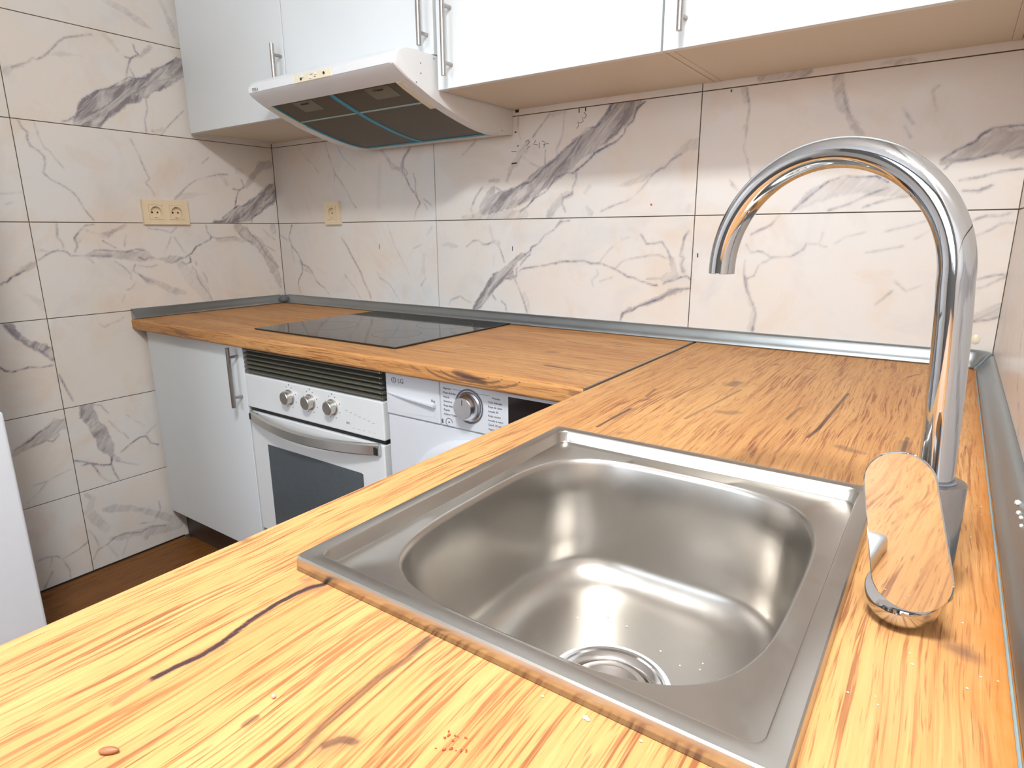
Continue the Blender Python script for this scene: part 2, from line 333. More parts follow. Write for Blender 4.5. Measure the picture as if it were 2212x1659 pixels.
VEINS_LEFT=[
('b',1,[-.342,1.74,.027,-.378,1.715,.027,-.425,1.685,.032,-.471,1.655,.027,-.515,1.635,.035,-.559,1.61,.032,-.614,1.581,.038,-.651,1.553,.043,-.673,1.517,.038,-.683,1.498,.035]),
('t',1,[-.589,1.631,-.552,1.657,-.526,1.675,-.504,1.673,-.468,1.68,-.436,1.709,-.405,1.731,-.373,1.751,-.353,1.768]),
('t',1,[-.589,1.631,-.626,1.617,-.659,1.597,-.68,1.581]),
('t',0.9,[-.497,1.78,-.494,1.763,-.485,1.752,-.512,1.734,-.523,1.711,-.533,1.679]),
('t',0.7,[-.53,1.736,-.512,1.734]),
('b',0.5,[-.487,1.742,.004,-.459,1.765,.007,-.439,1.785,.005]),
('t',0.5,[-.519,1.702,-.509,1.68]),
('t',0.6,[-.856,1.643,-.813,1.665,-.798,1.68,-.788,1.677,-.768,1.69,-.747,1.711,-.72,1.742,-.702,1.756,-.676,1.765,-.621,1.783]),
('b',0.25,[-.874,1.629,.011,-.856,1.643,.005,-.832,1.653,.003]),
('b',0.25,[-.763,1.694,.002,-.726,1.706,.006,-.691,1.71,.005,-.658,1.714,.001]),
('b',0.3,[-.57,1.895,.006,-.544,1.887,.009,-.506,1.879,.009,-.482,1.865,.01,-.457,1.853,.009,-.431,1.844,.005]),
('b',0.25,[-.585,1.791,.003,-.566,1.773,.006,-.551,1.752,.004]),
('b',0.3,[-.39,1.942,.005,-.372,1.907,.007,-.359,1.871,.011,-.353,1.833,.006]),
('t',0.6,[-.746,1.508,-.729,1.512,-.712,1.527]),
('t',0.5,[-.48,1.614,-.479,1.582,-.493,1.545,-.493,1.505]),
('t',0.5,[-.352,1.594,-.39,1.558,-.421,1.527,-.442,1.502]),
('b',0.4,[-.469,1.51,.004,-.449,1.515,.005,-.43,1.526,.003]),
('t',0.6,[-.864,1.495,-.858,1.475,-.846,1.465,-.85,1.448,-.845,1.425,-.825,1.413,-.813,1.397,-.814,1.377,-.823,1.349,-.809,1.332,-.791,1.321,-.77,1.31,-.752,1.294,-.738,1.276,-.727,1.245,-.713,1.222,-.703,1.209]),
('t',0.4,[-.824,1.494,-.82,1.464,-.816,1.445,-.809,1.423,-.796,1.416,-.785,1.395,-.765,1.367]),
('t',0.5,[-.549,1.476,-.538,1.449,-.523,1.4,-.513,1.374]),
('t',0.4,[-.944,1.282,-.917,1.283,-.888,1.288]),
('t',0.3,[-.934,1.252,-.915,1.258]),
('t',0.5,[-.529,1.429,-.522,1.399,-.511,1.367,-.504,1.351,-.52,1.335,-.504,1.318,-.494,1.293]),
('b',1,[-.01,1.328,.035,-.048,1.303,.035,-.081,1.281,.031,-.12,1.254,.031,-.158,1.237,.03,-.206,1.218,.019,-.25,1.205,.009,-.291,1.203,.004]),
('t',1,[-.248,1.22,-.211,1.246,-.177,1.268,-.154,1.266,-.123,1.28,-.084,1.31,-.051,1.329,-.014,1.355]),
('t',0.8,[-.126,1.206,-.117,1.227,-.075,1.249,-.051,1.271,-.015,1.291]),
('t',0.9,[-.189,1.27,-.179,1.301,-.167,1.327,-.143,1.34,-.151,1.37]),
('t',0.6,[-.19,1.331,-.167,1.327]),
('b',0.45,[-.02,1.436,.015,-.058,1.428,.017,-.085,1.4,.01,-.106,1.373,.014,-.133,1.346,.008]),
('t',0.5,[-.426,1.284,-.401,1.306,-.368,1.336,-.334,1.357,-.283,1.372,-.244,1.382,-.208,1.384]),
('b',0.25,[-.418,1.289,.01,-.378,1.298,.01,-.344,1.304,.008,-.304,1.308,.001]),
('b',0.3,[-.164,1.4,.011,-.15,1.401,.01]),
('b',0.2,[-.242,1.382,.005,-.222,1.361,.008,-.214,1.342,.006]),
('t',0.4,[-.306,1.416,-.277,1.44]),
('t',0.8,[-.319,1.192,-.317,1.17,-.303,1.15]),
('t',0.9,[-.988,1.016,-.978,1.023,-.97,1.022,-.956,1.036,-.936,1.045,-.919,1.055]),
('b',0.45,[-.941,1.048,.004,-.918,1.061,.009,-.899,1.07,.011,-.886,1.076,.004]),
('t',0.7,[-.877,1.085,-.853,1.101,-.841,1.108,-.818,1.113,-.798,1.108,-.787,1.095,-.752,1.093,-.74,1.095,-.714,1.11,-.685,1.109,-.656,1.106]),
('t',0.4,[-.876,1.112,-.865,1.115,-.848,1.109]),
('t',0.6,[-.812,1.196,-.813,1.177,-.817,1.152,-.806,1.14,-.804,1.121]),
('t',0.7,[-.773,1.107,-.763,1.126,-.769,1.15,-.75,1.173,-.731,1.19,-.705,1.194]),
('b',0.35,[-.767,1.145,.006,-.758,1.141,.008]),
('b',0.6,[-.681,1.164,.004,-.665,1.162,.009,-.642,1.173,.007,-.607,1.192,.004]),
('b',0.3,[-.728,1.173,.003,-.699,1.166,.004,-.678,1.155,.006]),
('b',0.45,[-.748,1.093,.003,-.716,1.097,.006,-.679,1.093,.009,-.637,1.092,.013,-.605,1.089,.016,-.56,1.089,.021,-.536,1.079,.009]),
('t',0.8,[-.752,1.093,-.708,1.092,-.667,1.089]),
('t',0.7,[-.656,1.106,-.614,1.102,-.582,1.111,-.555,1.105]),
('t',0.6,[-.685,1.14,-.664,1.126,-.648,1.117]),
('t',0.5,[-.61,1.157,-.617,1.139,-.62,1.121]),
('t',0.6,[-.657,1.07,-.632,1.051,-.614,1.027,-.614,1.008]),
('t',0.6,[-.594,1.058,-.604,1.036,-.581,1.02,-.559,.995]),
('t',0.5,[-.6,.998,-.616,.978,-.633,.972]),
('t',0.4,[-.642,.955,-.653,.935]),
('b',0.2,[-.937,.984,.001,-.918,.976,.003,-.898,.955,.009,-.89,.933,.005]),
('t',0.3,[-.745,1.087,-.734,1.082,-.724,1.069]),
('t',0.4,[-.736,.865,-.723,.853,-.705,.861,-.669,.871,-.657,.881]),
('b',0.8,[-.998,.895,.006,-.984,.885,.011]),
('t',1,[-.415,1.075,-.387,1.091,-.366,1.115,-.338,1.127,-.31,1.139,-.303,1.149]),
('t',0.8,[-.319,1.194,-.317,1.171,-.303,1.149]),
('t',0.6,[-.303,1.149,-.277,1.143,-.243,1.146,-.203,1.148]),
('b',0.35,[-.278,1.136,.005,-.233,1.14,.01,-.202,1.14,.008,-.165,1.131,.004]),
('b',0.5,[-.187,1.192,.017,-.166,1.166,.022,-.139,1.144,.02,-.105,1.123,.021,-.085,1.09,.018,-.06,1.053,.021,-.039,1.01,.019,-.025,.965,.014,-.021,.936,.006]),
('t',0.7,[-.152,1.187,-.137,1.16,-.099,1.125,-.074,1.073,-.048,1.05,-.019,1.021]),
('t',0.6,[-.203,1.176,-.185,1.161,-.158,1.137,-.13,1.123]),
('t',0.4,[-.08,1.181,-.058,1.157,-.025,1.135]),
('t',0.4,[-.081,1.117,-.031,1.088]),
('b',0.4,[-.032,1.189,.012,-.025,1.17,.009]),
('t',0.8,[-.578,1.083,-.559,1.071,-.544,1.082,-.506,1.072]),
('b',0.5,[-.503,1.073,.004,-.475,1.072,.012,-.448,1.069,.012,-.428,1.073,.005]),
('t',0.7,[-.488,1.063,-.465,1.057,-.433,1.073,-.415,1.075]),
('t',0.7,[-.427,1.06,-.416,1.05,-.394,1.059,-.397,1.079]),
('t',0.5,[-.532,1.181,-.501,1.177,-.48,1.174,-.455,1.165,-.433,1.184]),
('t',0.35,[-.457,1.148,-.473,1.12,-.489,1.092]),
('t',0.4,[-.445,1.15,-.431,1.124,-.413,1.092]),
('b',0.4,[-.587,1.023,.005,-.562,1.002,.009,-.522,.986,.011,-.489,.966,.012,-.459,.954,.011,-.434,.947,.006]),
('t',0.6,[-.587,1.023,-.565,1.003,-.54,.994]),
('b',0.22,[-.436,1.051,.015,-.415,1.018,.022,-.386,.983,.028,-.361,.951,.025,-.349,.919,.018]),
('t',0.6,[-.392,1.039,-.378,1.021,-.376,.998,-.364,.972,-.341,.939,-.329,.91]),
('t',0.5,[-.376,1.058,-.375,1.046]),
('t',0.5,[-.353,1.017,-.342,.996,-.341,.98]),
('t',0.4,[-.582,1.053,-.542,1.046,-.518,1.055]),
('b',0.9,[-.995,.893,.005,-.982,.875,.011,-.966,.854,.009,-.947,.829,.009,-.929,.82,.013,-.908,.806,.016,-.887,.782,.017]),
('t',0.9,[-.995,.89,-.967,.848,-.944,.817,-.924,.808,-.889,.768]),
('t',1,[-1.029,.767,-1.018,.754,-.999,.748,-.975,.752,-.952,.754,-.924,.748,-.892,.75]),
('t',0.8,[-.88,.716,-.872,.685,-.863,.65,-.854,.621]),
('b',0.3,[-.877,.704,.002,-.864,.656,.003,-.854,.624,.004]),
('b',0.85,[-.819,.591,.02,-.818,.566,.025,-.807,.528,.019,-.793,.496,.025,-.779,.46,.022,-.772,.428,.015,-.765,.397,.007]),
('t',0.5,[-.797,.595,-.774,.587,-.765,.569,-.756,.554]),
('t',0.5,[-.757,.525,-.73,.479,-.714,.465,-.705,.446]),
('t',0.35,[-.699,.533,-.678,.511,-.646,.479]),
('t',0.8,[-.735,.404,-.702,.424,-.67,.439,-.645,.439,-.631,.407,-.607,.395]),
('t',0.4,[-.641,.448,-.606,.472]),
('b',0.6,[-.894,.548,.016,-.914,.547,.021,-.937,.529,.021,-.965,.522,.017,-.99,.514,.013,-1.019,.499,.012,-1.037,.487,.007]),
('t',0.9,[-1.037,.501,-1.014,.51,-.987,.522,-.962,.542,-.933,.552,-.915,.575,-.896,.564,-.886,.567]),
('t',0.6,[-.985,.501,-.968,.502,-.95,.509,-.931,.5,-.909,.518]),
('b',0.85,[-.785,.447,.021,-.772,.42,.015,-.765,.395,.004]),
('t',0.9,[-.767,.396,-.773,.371,-.767,.336,-.757,.305]),
('b',0.4,[-.764,.392,.006,-.751,.381,.009]),
('t',0.9,[-.882,.417,-.852,.404,-.834,.393,-.801,.375,-.776,.369]),
('t',0.8,[-.864,.393,-.834,.393,-.822,.367,-.812,.338,-.798,.32,-.78,.304]),
('t',0.5,[-.752,.375,-.706,.35,-.686,.34]),
('t',0.3,[-1.007,.37,-.963,.373,-.934,.382,-.896,.392]),
('t',0.35,[-1.03,.318,-.992,.346,-.965,.374]),
('t',0.7,[-1.036,.112,-1.011,.114,-.982,.106,-.967,.089,-.942,.095,-.914,.102,-.887,.117]),
('t',0.6,[-.967,.089,-.96,.063,-.953,.043,-.956,.007]),
('t',0.5,[-.995,.106,-1.004,.078]),
('t',0.5,[-1,.059,-1.02,.029,-1.033,.009]),
('b',0.4,[-.819,.214,.007,-.786,.204,.012,-.73,.182,.011,-.686,.158,.01,-.658,.136,.01,-.613,.1,.014,-.567,.067,.017]),
('b',0.35,[-.816,.099,.006,-.779,.09,.013,-.737,.086,.011,-.682,.074,.02,-.619,.058,.017,-.569,.052,.014]),
('t',0.7,[-.879,.045,-.86,.074,-.83,.081,-.802,.097,-.763,.097,-.713,.08,-.68,.088,-.624,.071]),
('t',0.5,[-.855,.089,-.861,.122,-.876,.156]),
('t',0.5,[-.714,.116,-.662,.102,-.634,.141,-.636,.175]),
('b',0.3,[-.867,.285,.006,-.848,.265,.009,-.868,.226,.012,-.847,.181,.018,-.824,.144,.012]),
('b',0.5,[-.698,.055,.008,-.688,.058,.005]),
('t',0.3,[-.826,.076,-.801,.019]),
('t',0.3,[-.761,.072,-.786,.019]),
]
VEINS_BACK=[
('t',0.55,[.336,1.492,.352,1.445,.369,1.406,.379,1.381,.41,1.349,.441,1.312,.466,1.271,.485,1.254]),
('t',0.4,[.379,1.381,.372,1.354]),
('t',0.35,[.175,1.488,.216,1.443,.251,1.424,.283,1.389]),
('t',0.3,[.399,1.482,.432,1.434,.494,1.388]),
('b',0.5,[.773,1.44,.006,.754,1.422,.007,.739,1.406,.006,.733,1.381,.01,.743,1.361,.007]),
('t',0.9,[.773,1.44,.743,1.413,.738,1.389,.732,1.367,.749,1.348,.769,1.312,.792,1.289,.812,1.26,.793,1.236,.782,1.208]),
('t',0.6,[.744,1.378,.758,1.365,.75,1.351]),
('t',0.5,[.786,1.359,.795,1.333,.793,1.304,.802,1.278]),
('b',0.4,[.637,1.446,.005,.665,1.416,.006,.686,1.387,.009,.722,1.377,.007]),
('t',0.5,[.83,1.272,.857,1.257,.867,1.246]),
('t',0.4,[.833,1.257,.846,1.237]),
('b',0.12,[.628,1.418,.004,.621,1.383,.009,.606,1.253,.01]),
('t',0.8,[.089,1.193,.062,1.145,.077,1.108,.113,1.078,.133,1.044,.133,1.004,.103,.969,.098,.953]),
('t',0.4,[.098,.953,.108,.915]),
('t',0.5,[.004,1.154,.055,1.129]),
('t',0.35,[.073,1.114,.083,1.043]),
('b',0.35,[.128,1.041,.01,.15,1.023,.014,.187,1.006,.012]),
('t',0.6,[.137,1.035,.175,1.024,.196,1.003,.212,.976,.238,.955,.265,.944,.293,.918]),
('t',0.7,[.392,1.142,.42,1.111,.446,1.071,.491,1.009,.501,.978,.531,.936,.537,.916]),
('b',0.2,[.396,1.131,.004,.419,1.108,.007,.45,1.065,.004,.491,1.009,.006,.53,.93,.004]),
('t',0.4,[.395,1,.443,.958,.478,.913]),
('t',0.3,[.648,1.19,.674,1.123,.722,1.049,.743,1.017]),
('t',0.45,[.579,1.018,.593,.996,.643,.973,.69,.916]),
('b',0.2,[.86,1.175,.009,.838,1.153,.004]),
('b',0.15,[.82,1.083,.006,.814,1.036,.009,.823,1.007,.005]),
('t',0.4,[.825,1.004,.8,.974]),
('t',0.3,[.771,1.106,.811,1.119]),
('b',0.95,[1.547,1.48,.025,1.527,1.45,.026,1.502,1.426,.026,1.469,1.409,.029,1.429,1.389,.03,1.402,1.366,.03,1.36,1.341,.029,1.316,1.32,.031,1.272,1.291,.029,1.228,1.27,.029,1.177,1.257,.029,1.128,1.246,.032,1.094,1.223,.023]),
('t',1,[1.142,1.294,1.171,1.282,1.21,1.288,1.235,1.302,1.271,1.308,1.298,1.328,1.313,1.341,1.334,1.354,1.362,1.369,1.368,1.378,1.387,1.393,1.42,1.41,1.442,1.429,1.457,1.442,1.489,1.444,1.506,1.464,1.521,1.478,1.533,1.498]),
('t',1,[1.231,1.223,1.256,1.235,1.284,1.261,1.325,1.279,1.36,1.315,1.394,1.327,1.416,1.326,1.452,1.347,1.486,1.374,1.522,1.391,1.55,1.402]),
('b',0.7,[1.091,1.223,.009,1.077,1.239,.007,1.112,1.272,.013,1.129,1.294,.009]),
('t',0.7,[1.427,1.326,1.428,1.307,1.417,1.287,1.415,1.268,1.384,1.258,1.381,1.243,1.393,1.219]),
('b',0.5,[1.412,1.268,.008,1.384,1.26,.01,1.361,1.239,.012,1.338,1.213,.013]),
('t',0.7,[1.085,1.301,1.057,1.271,1.036,1.235,1.045,1.211]),
('b',0.35,[1.226,1.393,.006,1.25,1.405,.013,1.262,1.423,.008]),
('b',0.5,[1.232,1.387,.005,1.216,1.369,.008,1.197,1.351,.007,1.184,1.319,.007]),
('t',0.5,[1.338,1.495,1.312,1.47,1.292,1.451,1.277,1.434]),
('t',0.4,[1.386,1.492,1.381,1.436,1.37,1.41,1.359,1.395,1.364,1.378]),
('t',0.45,[1.244,1.382,1.271,1.361,1.301,1.349]),
('t',0.4,[1.322,1.397,1.321,1.355]),
('b',0.4,[1.113,1.318,.006,1.146,1.319,.007]),
('t',0.4,[1.062,1.442,1.006,1.403]),
('t',0.5,[1.226,1.497,1.223,1.46,1.234,1.433]),
('b',0.3,[1.349,1.491,.009,1.386,1.496,.006]),
('b',0.4,[1.25,1.215,.011,1.177,1.211,.017,1.094,1.21,.018,1.042,1.208,.009,.999,1.209,.005]),
('b',0.95,[1.59,1.506,.034,1.574,1.485,.034,1.558,1.464,.034,1.534,1.442,.03,1.503,1.421,.028,1.467,1.402,.029]),
('t',1,[1.631,1.493,1.611,1.481,1.606,1.471,1.6,1.451,1.579,1.436,1.574,1.419,1.55,1.4,1.52,1.389,1.481,1.375]),
('t',1,[1.541,1.504,1.527,1.48,1.515,1.466,1.497,1.448]),
('b',0.4,[1.78,1.378,.015,1.759,1.375,.012,1.742,1.364,.008,1.725,1.351,.005]),
('t',0.7,[1.738,1.356,1.711,1.342,1.694,1.324,1.685,1.324,1.664,1.311]),
('b',0.35,[1.659,1.311,.003,1.629,1.3,.007,1.595,1.29,.007,1.554,1.283,.001]),
('t',0.45,[1.662,1.309,1.639,1.282,1.618,1.261,1.597,1.246,1.551,1.232,1.51,1.217]),
('b',0.25,[1.47,1.287,.006,1.457,1.271,.005]),
('b',0.25,[1.464,1.229,.005,1.478,1.213,.01]),
('t',0.4,[1.868,1.284,1.89,1.259]),
('b',0.15,[1.766,1.226,.006,1.765,1.211,.005]),
('b',0.95,[1.044,.908,.012,1.067,.932,.015,1.093,.963,.016,1.113,.988,.019,1.136,1.011,.022,1.163,1.027,.017,1.187,1.036,.021,1.195,1.053,.014,1.216,1.075,.008,1.247,1.09,.006]),
('t',0.9,[1.202,1.024,1.216,1.022,1.216,1.047,1.221,1.052]),
('t',0.8,[1.168,1.016,1.194,1.013,1.216,1.024]),
('t',0.7,[1.249,1.092,1.269,1.102,1.272,1.113,1.301,1.127,1.321,1.151,1.351,1.165,1.368,1.18,1.377,1.19,1.407,1.193]),
('b',0.5,[1.368,1.182,.004,1.379,1.192,.005]),
('t',0.7,[1.269,1.094,1.257,1.084,1.241,1.071,1.231,1.056]),
('t',0.7,[1.221,1.037,1.239,1.048,1.272,1.053,1.309,1.058,1.343,1.065,1.383,1.072,1.441,1.075]),
('t',0.7,[1.015,1.115,1.044,1.134,1.067,1.134,1.083,1.121,1.105,1.122,1.121,1.13]),
('b',0.3,[.906,1.116,.004,.93,1.121,.004,.96,1.116,.007,.972,1.116,.004]),
('b',0.25,[1.114,1.181,.004,1.119,1.156,.005,1.127,1.132,.007,1.148,1.126,.006]),
('t',0.6,[1.145,1.122,1.156,1.101,1.169,1.067]),
('t',0.7,[1.21,1.013,1.226,.984,1.239,.957,1.251,.926,1.256,.911]),
('b',0.2,[1.246,.968,.005,1.257,.943,.01,1.259,.911,.009]),
('t',0.5,[.928,.912,.938,.932,.981,.948,1.004,.935,1.03,.928]),
('t',0.6,[1.118,.96,1.132,.945]),
('t',0.6,[1.156,.94,1.172,.93,1.176,.91]),
('b',0.12,[1.129,1.084,.005,1.125,1.056,.005]),
('t',0.7,[1.361,1.065,1.377,1.074,1.414,1.075,1.46,1.077,1.482,1.07,1.512,1.071,1.544,1.061,1.57,1.051,1.601,1.035,1.62,1.033,1.641,1.024,1.659,1.02,1.675,1.015,1.69,1.015]),
('t',0.4,[1.563,1.059,1.581,1.077,1.597,1.083,1.631,1.09,1.664,1.096,1.692,1.097,1.71,1.089]),
('t',0.7,[1.635,1.152,1.647,1.137,1.654,1.127,1.684,1.129,1.697,1.133,1.713,1.112,1.725,1.09]),
('b',0.4,[1.718,1.094,.004,1.728,1.082,.007,1.733,1.062,.01,1.738,1.046,.012,1.717,1.037,.011,1.703,1.03,.006]),
('t',0.7,[1.771,1.161,1.76,1.145,1.758,1.128,1.753,1.11,1.75,1.096,1.763,1.091,1.754,1.072,1.761,1.055]),
('b',0.4,[1.756,1.128,.003,1.756,1.074,.005,1.761,1.055,.006]),
('t',0.8,[1.708,1.02,1.718,1.027,1.739,1.03,1.756,1.04,1.772,1.043,1.783,1.035]),
('t',0.4,[1.658,1.031,1.696,1.034]),
('t',1,[1.583,.911,1.589,.931,1.617,.939,1.637,.954,1.664,.964,1.686,.973,1.703,.981,1.724,.994,1.741,1.005,1.762,1.008,1.782,1.011]),
('b',0.6,[1.587,.924,.005,1.589,.931,.003,1.637,.954,.005,1.671,.966,.004,1.707,.983,.007,1.732,.997,.007,1.745,1.001,.009,1.762,1.006,.003]),
('t',0.3,[1.514,1.079,1.535,1.105,1.551,1.118]),
('t',0.3,[1.513,1.019,1.552,1.032]),
('t',0.3,[1.503,1.051,1.508,1.038,1.486,1.022,1.492,1.002]),
('b',0.2,[1.578,1.139,.003,1.601,1.145,.002]),
('b',0.45,[2.089,1.495,.011,2.095,1.467,.011,2.104,1.438,.011,2.119,1.411,.006,2.133,1.388,.007,2.153,1.365,.006]),
('t',0.6,[2.104,1.462,2.114,1.431,2.129,1.398]),
('t',0.5,[1.892,1.495,1.902,1.454,1.9,1.41,1.899,1.38,1.896,1.356,1.907,1.331,1.919,1.285]),
('b',0.3,[1.885,1.496,.007,1.894,1.465,.007]),
('b',0.3,[1.895,1.407,.006,1.901,1.4,.004]),
('b',0.5,[2.482,1.326,.028,2.432,1.327,.028,2.398,1.333,.022,2.366,1.318,.016,2.331,1.303,.008,2.308,1.298,.004]),
('t',1,[2.307,1.304,2.331,1.321,2.361,1.336,2.369,1.349,2.389,1.36,2.435,1.36,2.465,1.365]),
('t',0.7,[2.315,1.286,2.328,1.3,2.368,1.303,2.404,1.312,2.441,1.318]),
('t',0.6,[2.344,1.261,2.374,1.265,2.409,1.275,2.447,1.278]),
('t',0.6,[2.352,1.24,2.377,1.238,2.401,1.249]),
('b',0.35,[2.029,1.211,.007,2.06,1.234,.017,2.096,1.253,.02,2.132,1.258,.019,2.171,1.26,.018,2.21,1.248,.017,2.244,1.247,.012]),
('t',0.9,[2.02,1.205,2.041,1.225,2.062,1.244,2.094,1.27,2.124,1.281,2.166,1.276,2.189,1.278,2.214,1.264]),
('t',0.6,[2.101,1.206,2.14,1.218,2.182,1.24,2.216,1.251]),
('t',0.5,[2.171,1.211,2.205,1.223,2.241,1.231,2.268,1.234]),
('t',0.4,[2.283,1.452,2.273,1.442,2.285,1.403]),
('t',0.4,[2.224,1.413,2.247,1.381]),
('t',0.4,[2.231,1.376,2.245,1.354]),
('b',0.6,[1.921,1.512,.005,1.975,1.51,.008,2.013,1.51,.009,2.032,1.514,.005]),
('b',0.5,[2.174,1.51,.004,2.212,1.508,.004,2.234,1.507,.002]),
('t',0.4,[1.873,1.273,1.889,1.258]),
('b',0.35,[2.396,1.244,.005,2.377,1.238,.004]),
('t',0.6,[1.995,1.199,1.976,1.174,1.952,1.163,1.931,1.152]),
('b',0.25,[1.969,1.17,.004,1.945,1.159,.005]),
('t',0.55,[1.921,1.126,1.934,1.107,1.952,1.111,1.967,1.107,1.983,1.096,2.029,1.099,2.055,1.116]),
('t',0.5,[2.055,1.116,2.06,1.13,2.087,1.129,2.104,1.122]),
('t',0.4,[2.123,1.131,2.141,1.145,2.183,1.156]),
('t',0.35,[2.094,1.155,2.09,1.13]),
('t',0.6,[1.921,1.088,1.921,1.057,1.931,1.015,1.948,.981,1.958,.954,1.954,.91]),
('b',0.25,[1.924,1.045,.004,1.935,1.003,.005,1.953,.969,.005,1.95,.917,.009]),
('t',0.45,[1.928,1.042,1.946,1.05,1.955,1.077,1.976,1.089,1.986,1.096]),
('t',0.35,[2.188,1.11,2.227,1.118,2.259,1.125]),
('t',0.3,[2.222,1.158,2.259,1.167,2.297,1.18]),
('t',0.4,[2.28,1.141,2.303,1.157]),
('t',0.4,[2.253,1.047,2.277,1.027,2.301,1.039]),
('t',0.4,[2.22,.993,2.25,1.026]),
('t',0.5,[2.378,1.179,2.398,1.188,2.423,1.187,2.439,1.193]),
('t',0.5,[2.388,1.148,2.412,1.16,2.425,1.172,2.445,1.173]),
('t',0.5,[2.398,1.056,2.425,1.066,2.447,1.07]),
('t',0.5,[2.401,1.037,2.418,1.044,2.432,1.054,2.448,1.064]),
('b',0.45,[2.404,.971,.006,2.424,.986,.01,2.438,.99,.013,2.45,1.004,.009]),
('t',0.6,[2.402,.968,2.433,.974,2.448,.981]),
('t',0.4,[1.769,1.16,1.761,1.152]),
]
MARKS_TOP=[
('t',1,[1.95,-1.359,1.944,-1.369,1.942,-1.382,1.941,-1.399,1.944,-1.426,1.951,-1.453,1.952,-1.471,1.949,-1.486,1.948,-1.501]),
('b',0.5,[1.949,-1.364,.005,1.943,-1.369,.006,1.941,-1.381,.003]),
('b',0.35,[1.955,-1.456,.002,1.952,-1.467,.002,1.95,-1.48,.001]),
('t',0.45,[1.948,-1.501,1.949,-1.513,1.951,-1.527]),
('b',0.45,[2.091,-1.473,.004,2.095,-1.465,.004,2.101,-1.46,.003]),
('t',0.6,[2.103,-1.46,2.094,-1.463,2.09,-1.472]),
('t',0.55,[2.081,-1.497,2.082,-1.485,2.077,-1.465,2.076,-1.439,2.074,-1.413,2.077,-1.389,2.073,-1.363]),
('t',0.6,[2.037,-1.489,2.037,-1.482]),
('b',0.45,[2.073,-1.363,.003,2.071,-1.373,.004,2.067,-1.384,.002]),
('t',0.8,[1.94,-.835,1.939,-.777,1.941,-.714]),
('b',0.3,[1.939,-.777,.005,1.941,-.714,.006]),
('t',0.55,[1.931,-.626,1.923,-.562]),
('b',0.6,[2.034,-.454,.009,2.036,-.425,.009]),
('b',0.45,[2.071,-.65,.006,2.086,-.647,.009,2.094,-.636,.006]),
('t',0.5,[1.912,-.359,1.926,-.333]),
('t',0.8,[2.216,-.711,2.222,-.654,2.224,-.58,2.227,-.478,2.229,-.401]),
('b',0.5,[2.261,-.729,.006,2.273,-.736,.007,2.288,-.74,.003]),
('t',0.6,[2.122,-.21,2.147,-.221]),
('t',0.6,[2.334,-.713,2.335,-.631]),
('b',0.5,[2.333,-.657,.005,2.333,-.703,.004]),
('b',0.6,[2.391,-1.157,.004,2.398,-1.159,.006,2.405,-1.162,.004]),
('t',0.5,[2.31,-.192,2.328,-.145]),
('t',0.5,[2.037,-.72,2.059,-.481]),
('t',0.5,[2.171,-.631,2.176,-.547]),
('b',0.3,[2.007,-.132,.008,2.017,-.085,.007]),
('t',0.6,[1.518,-.196,1.562,-.21,1.633,-.214]),
('t',0.6,[1.629,-.492,1.681,-.499,1.762,-.49]),
('b',0.4,[1.643,-.495,.009,1.699,-.499,.008]),
('b',0.5,[1.562,-.352,.011,1.574,-.351,.008]),
('t',0.4,[1.39,-.098,1.476,-.083]),
('t',0.4,[1.628,-.151,1.676,-.137]),
('t',0.35,[.288,-.464,.454,-.465]),
('b',0.9,[1.819,-1.353,.002,1.82,-1.351,.002]),
('b',0.7,[1.932,-1.363,.002,1.933,-1.362,.002]),
]
# ---------------------------------------------------------------- vein fields
def parse(tr):
    L = []
    for kind, st, a in tr:
        k = 3 if kind == 'b' else 2
        P = np.array(a, float).reshape(-1, k)
        L.append((kind, st, P, P[:, 0].mean(), P[:, 1].mean()))
    return L
def field(xs, ys, traces, tent=.012):
    """xs, ys: flat coordinate arrays -> RGBA array (thin tent, thin strength, band signed distance, band strength)"""
    n = len(xs); thin = np.zeros(n); tst = np.zeros(n); bs = np.full(n, .045); bst = np.zeros(n); ds = np.full(n, 9.)
    for kind, st, P, _, _ in traces:
        for i in range(len(P)-1):
            a, b = P[i], P[i+1]
            pad = .06
            ww = max(a[2], b[2]) if kind == 'b' else 0
            msk = (xs > min(a[0], b[0])-pad-ww) & (xs < max(a[0], b[0])+pad+ww) & (ys > min(a[1], b[1])-pad-ww) & (ys < max(a[1], b[1])+pad+ww)
            ix = np.nonzero(msk)[0]
            if len(ix) == 0: continue
            px, py = xs[ix], ys[ix]
            d = b[:2]-a[:2]; l2 = max(d@d, 1e-12)
            t = np.clip(((px-a[0])*d[0]+(py-a[1])*d[1])/l2, 0, 1)
            dist = np.hypot(px-a[0]-t*d[0], py-a[1]-t*d[1])
            if kind == 't':
                v = np.clip(1-dist/tent, 0, 1)
                up = v > thin[ix]
                thin[ix[up]] = v[up]
                up2 = (dist < ds[ix]); ds[ix[up2]] = dist[up2]; tst[ix[up2]] = st
            else:
                v = dist-(a[2]+t*(b[2]-a[2]))
                up = v < bs[ix]
                bs[ix[up]] = v[up]; bst[ix[up]] = st
    B = np.clip(.5-bs/.08, 0, 1)
    return np.stack([thin, tst, B, bst], 1)
def set_attr(me, rgba):
    a = me.color_attributes.new('vein', 'FLOAT_COLOR', 'POINT')
    a.data.foreach_set('color', rgba.astype(np.float32).ravel())

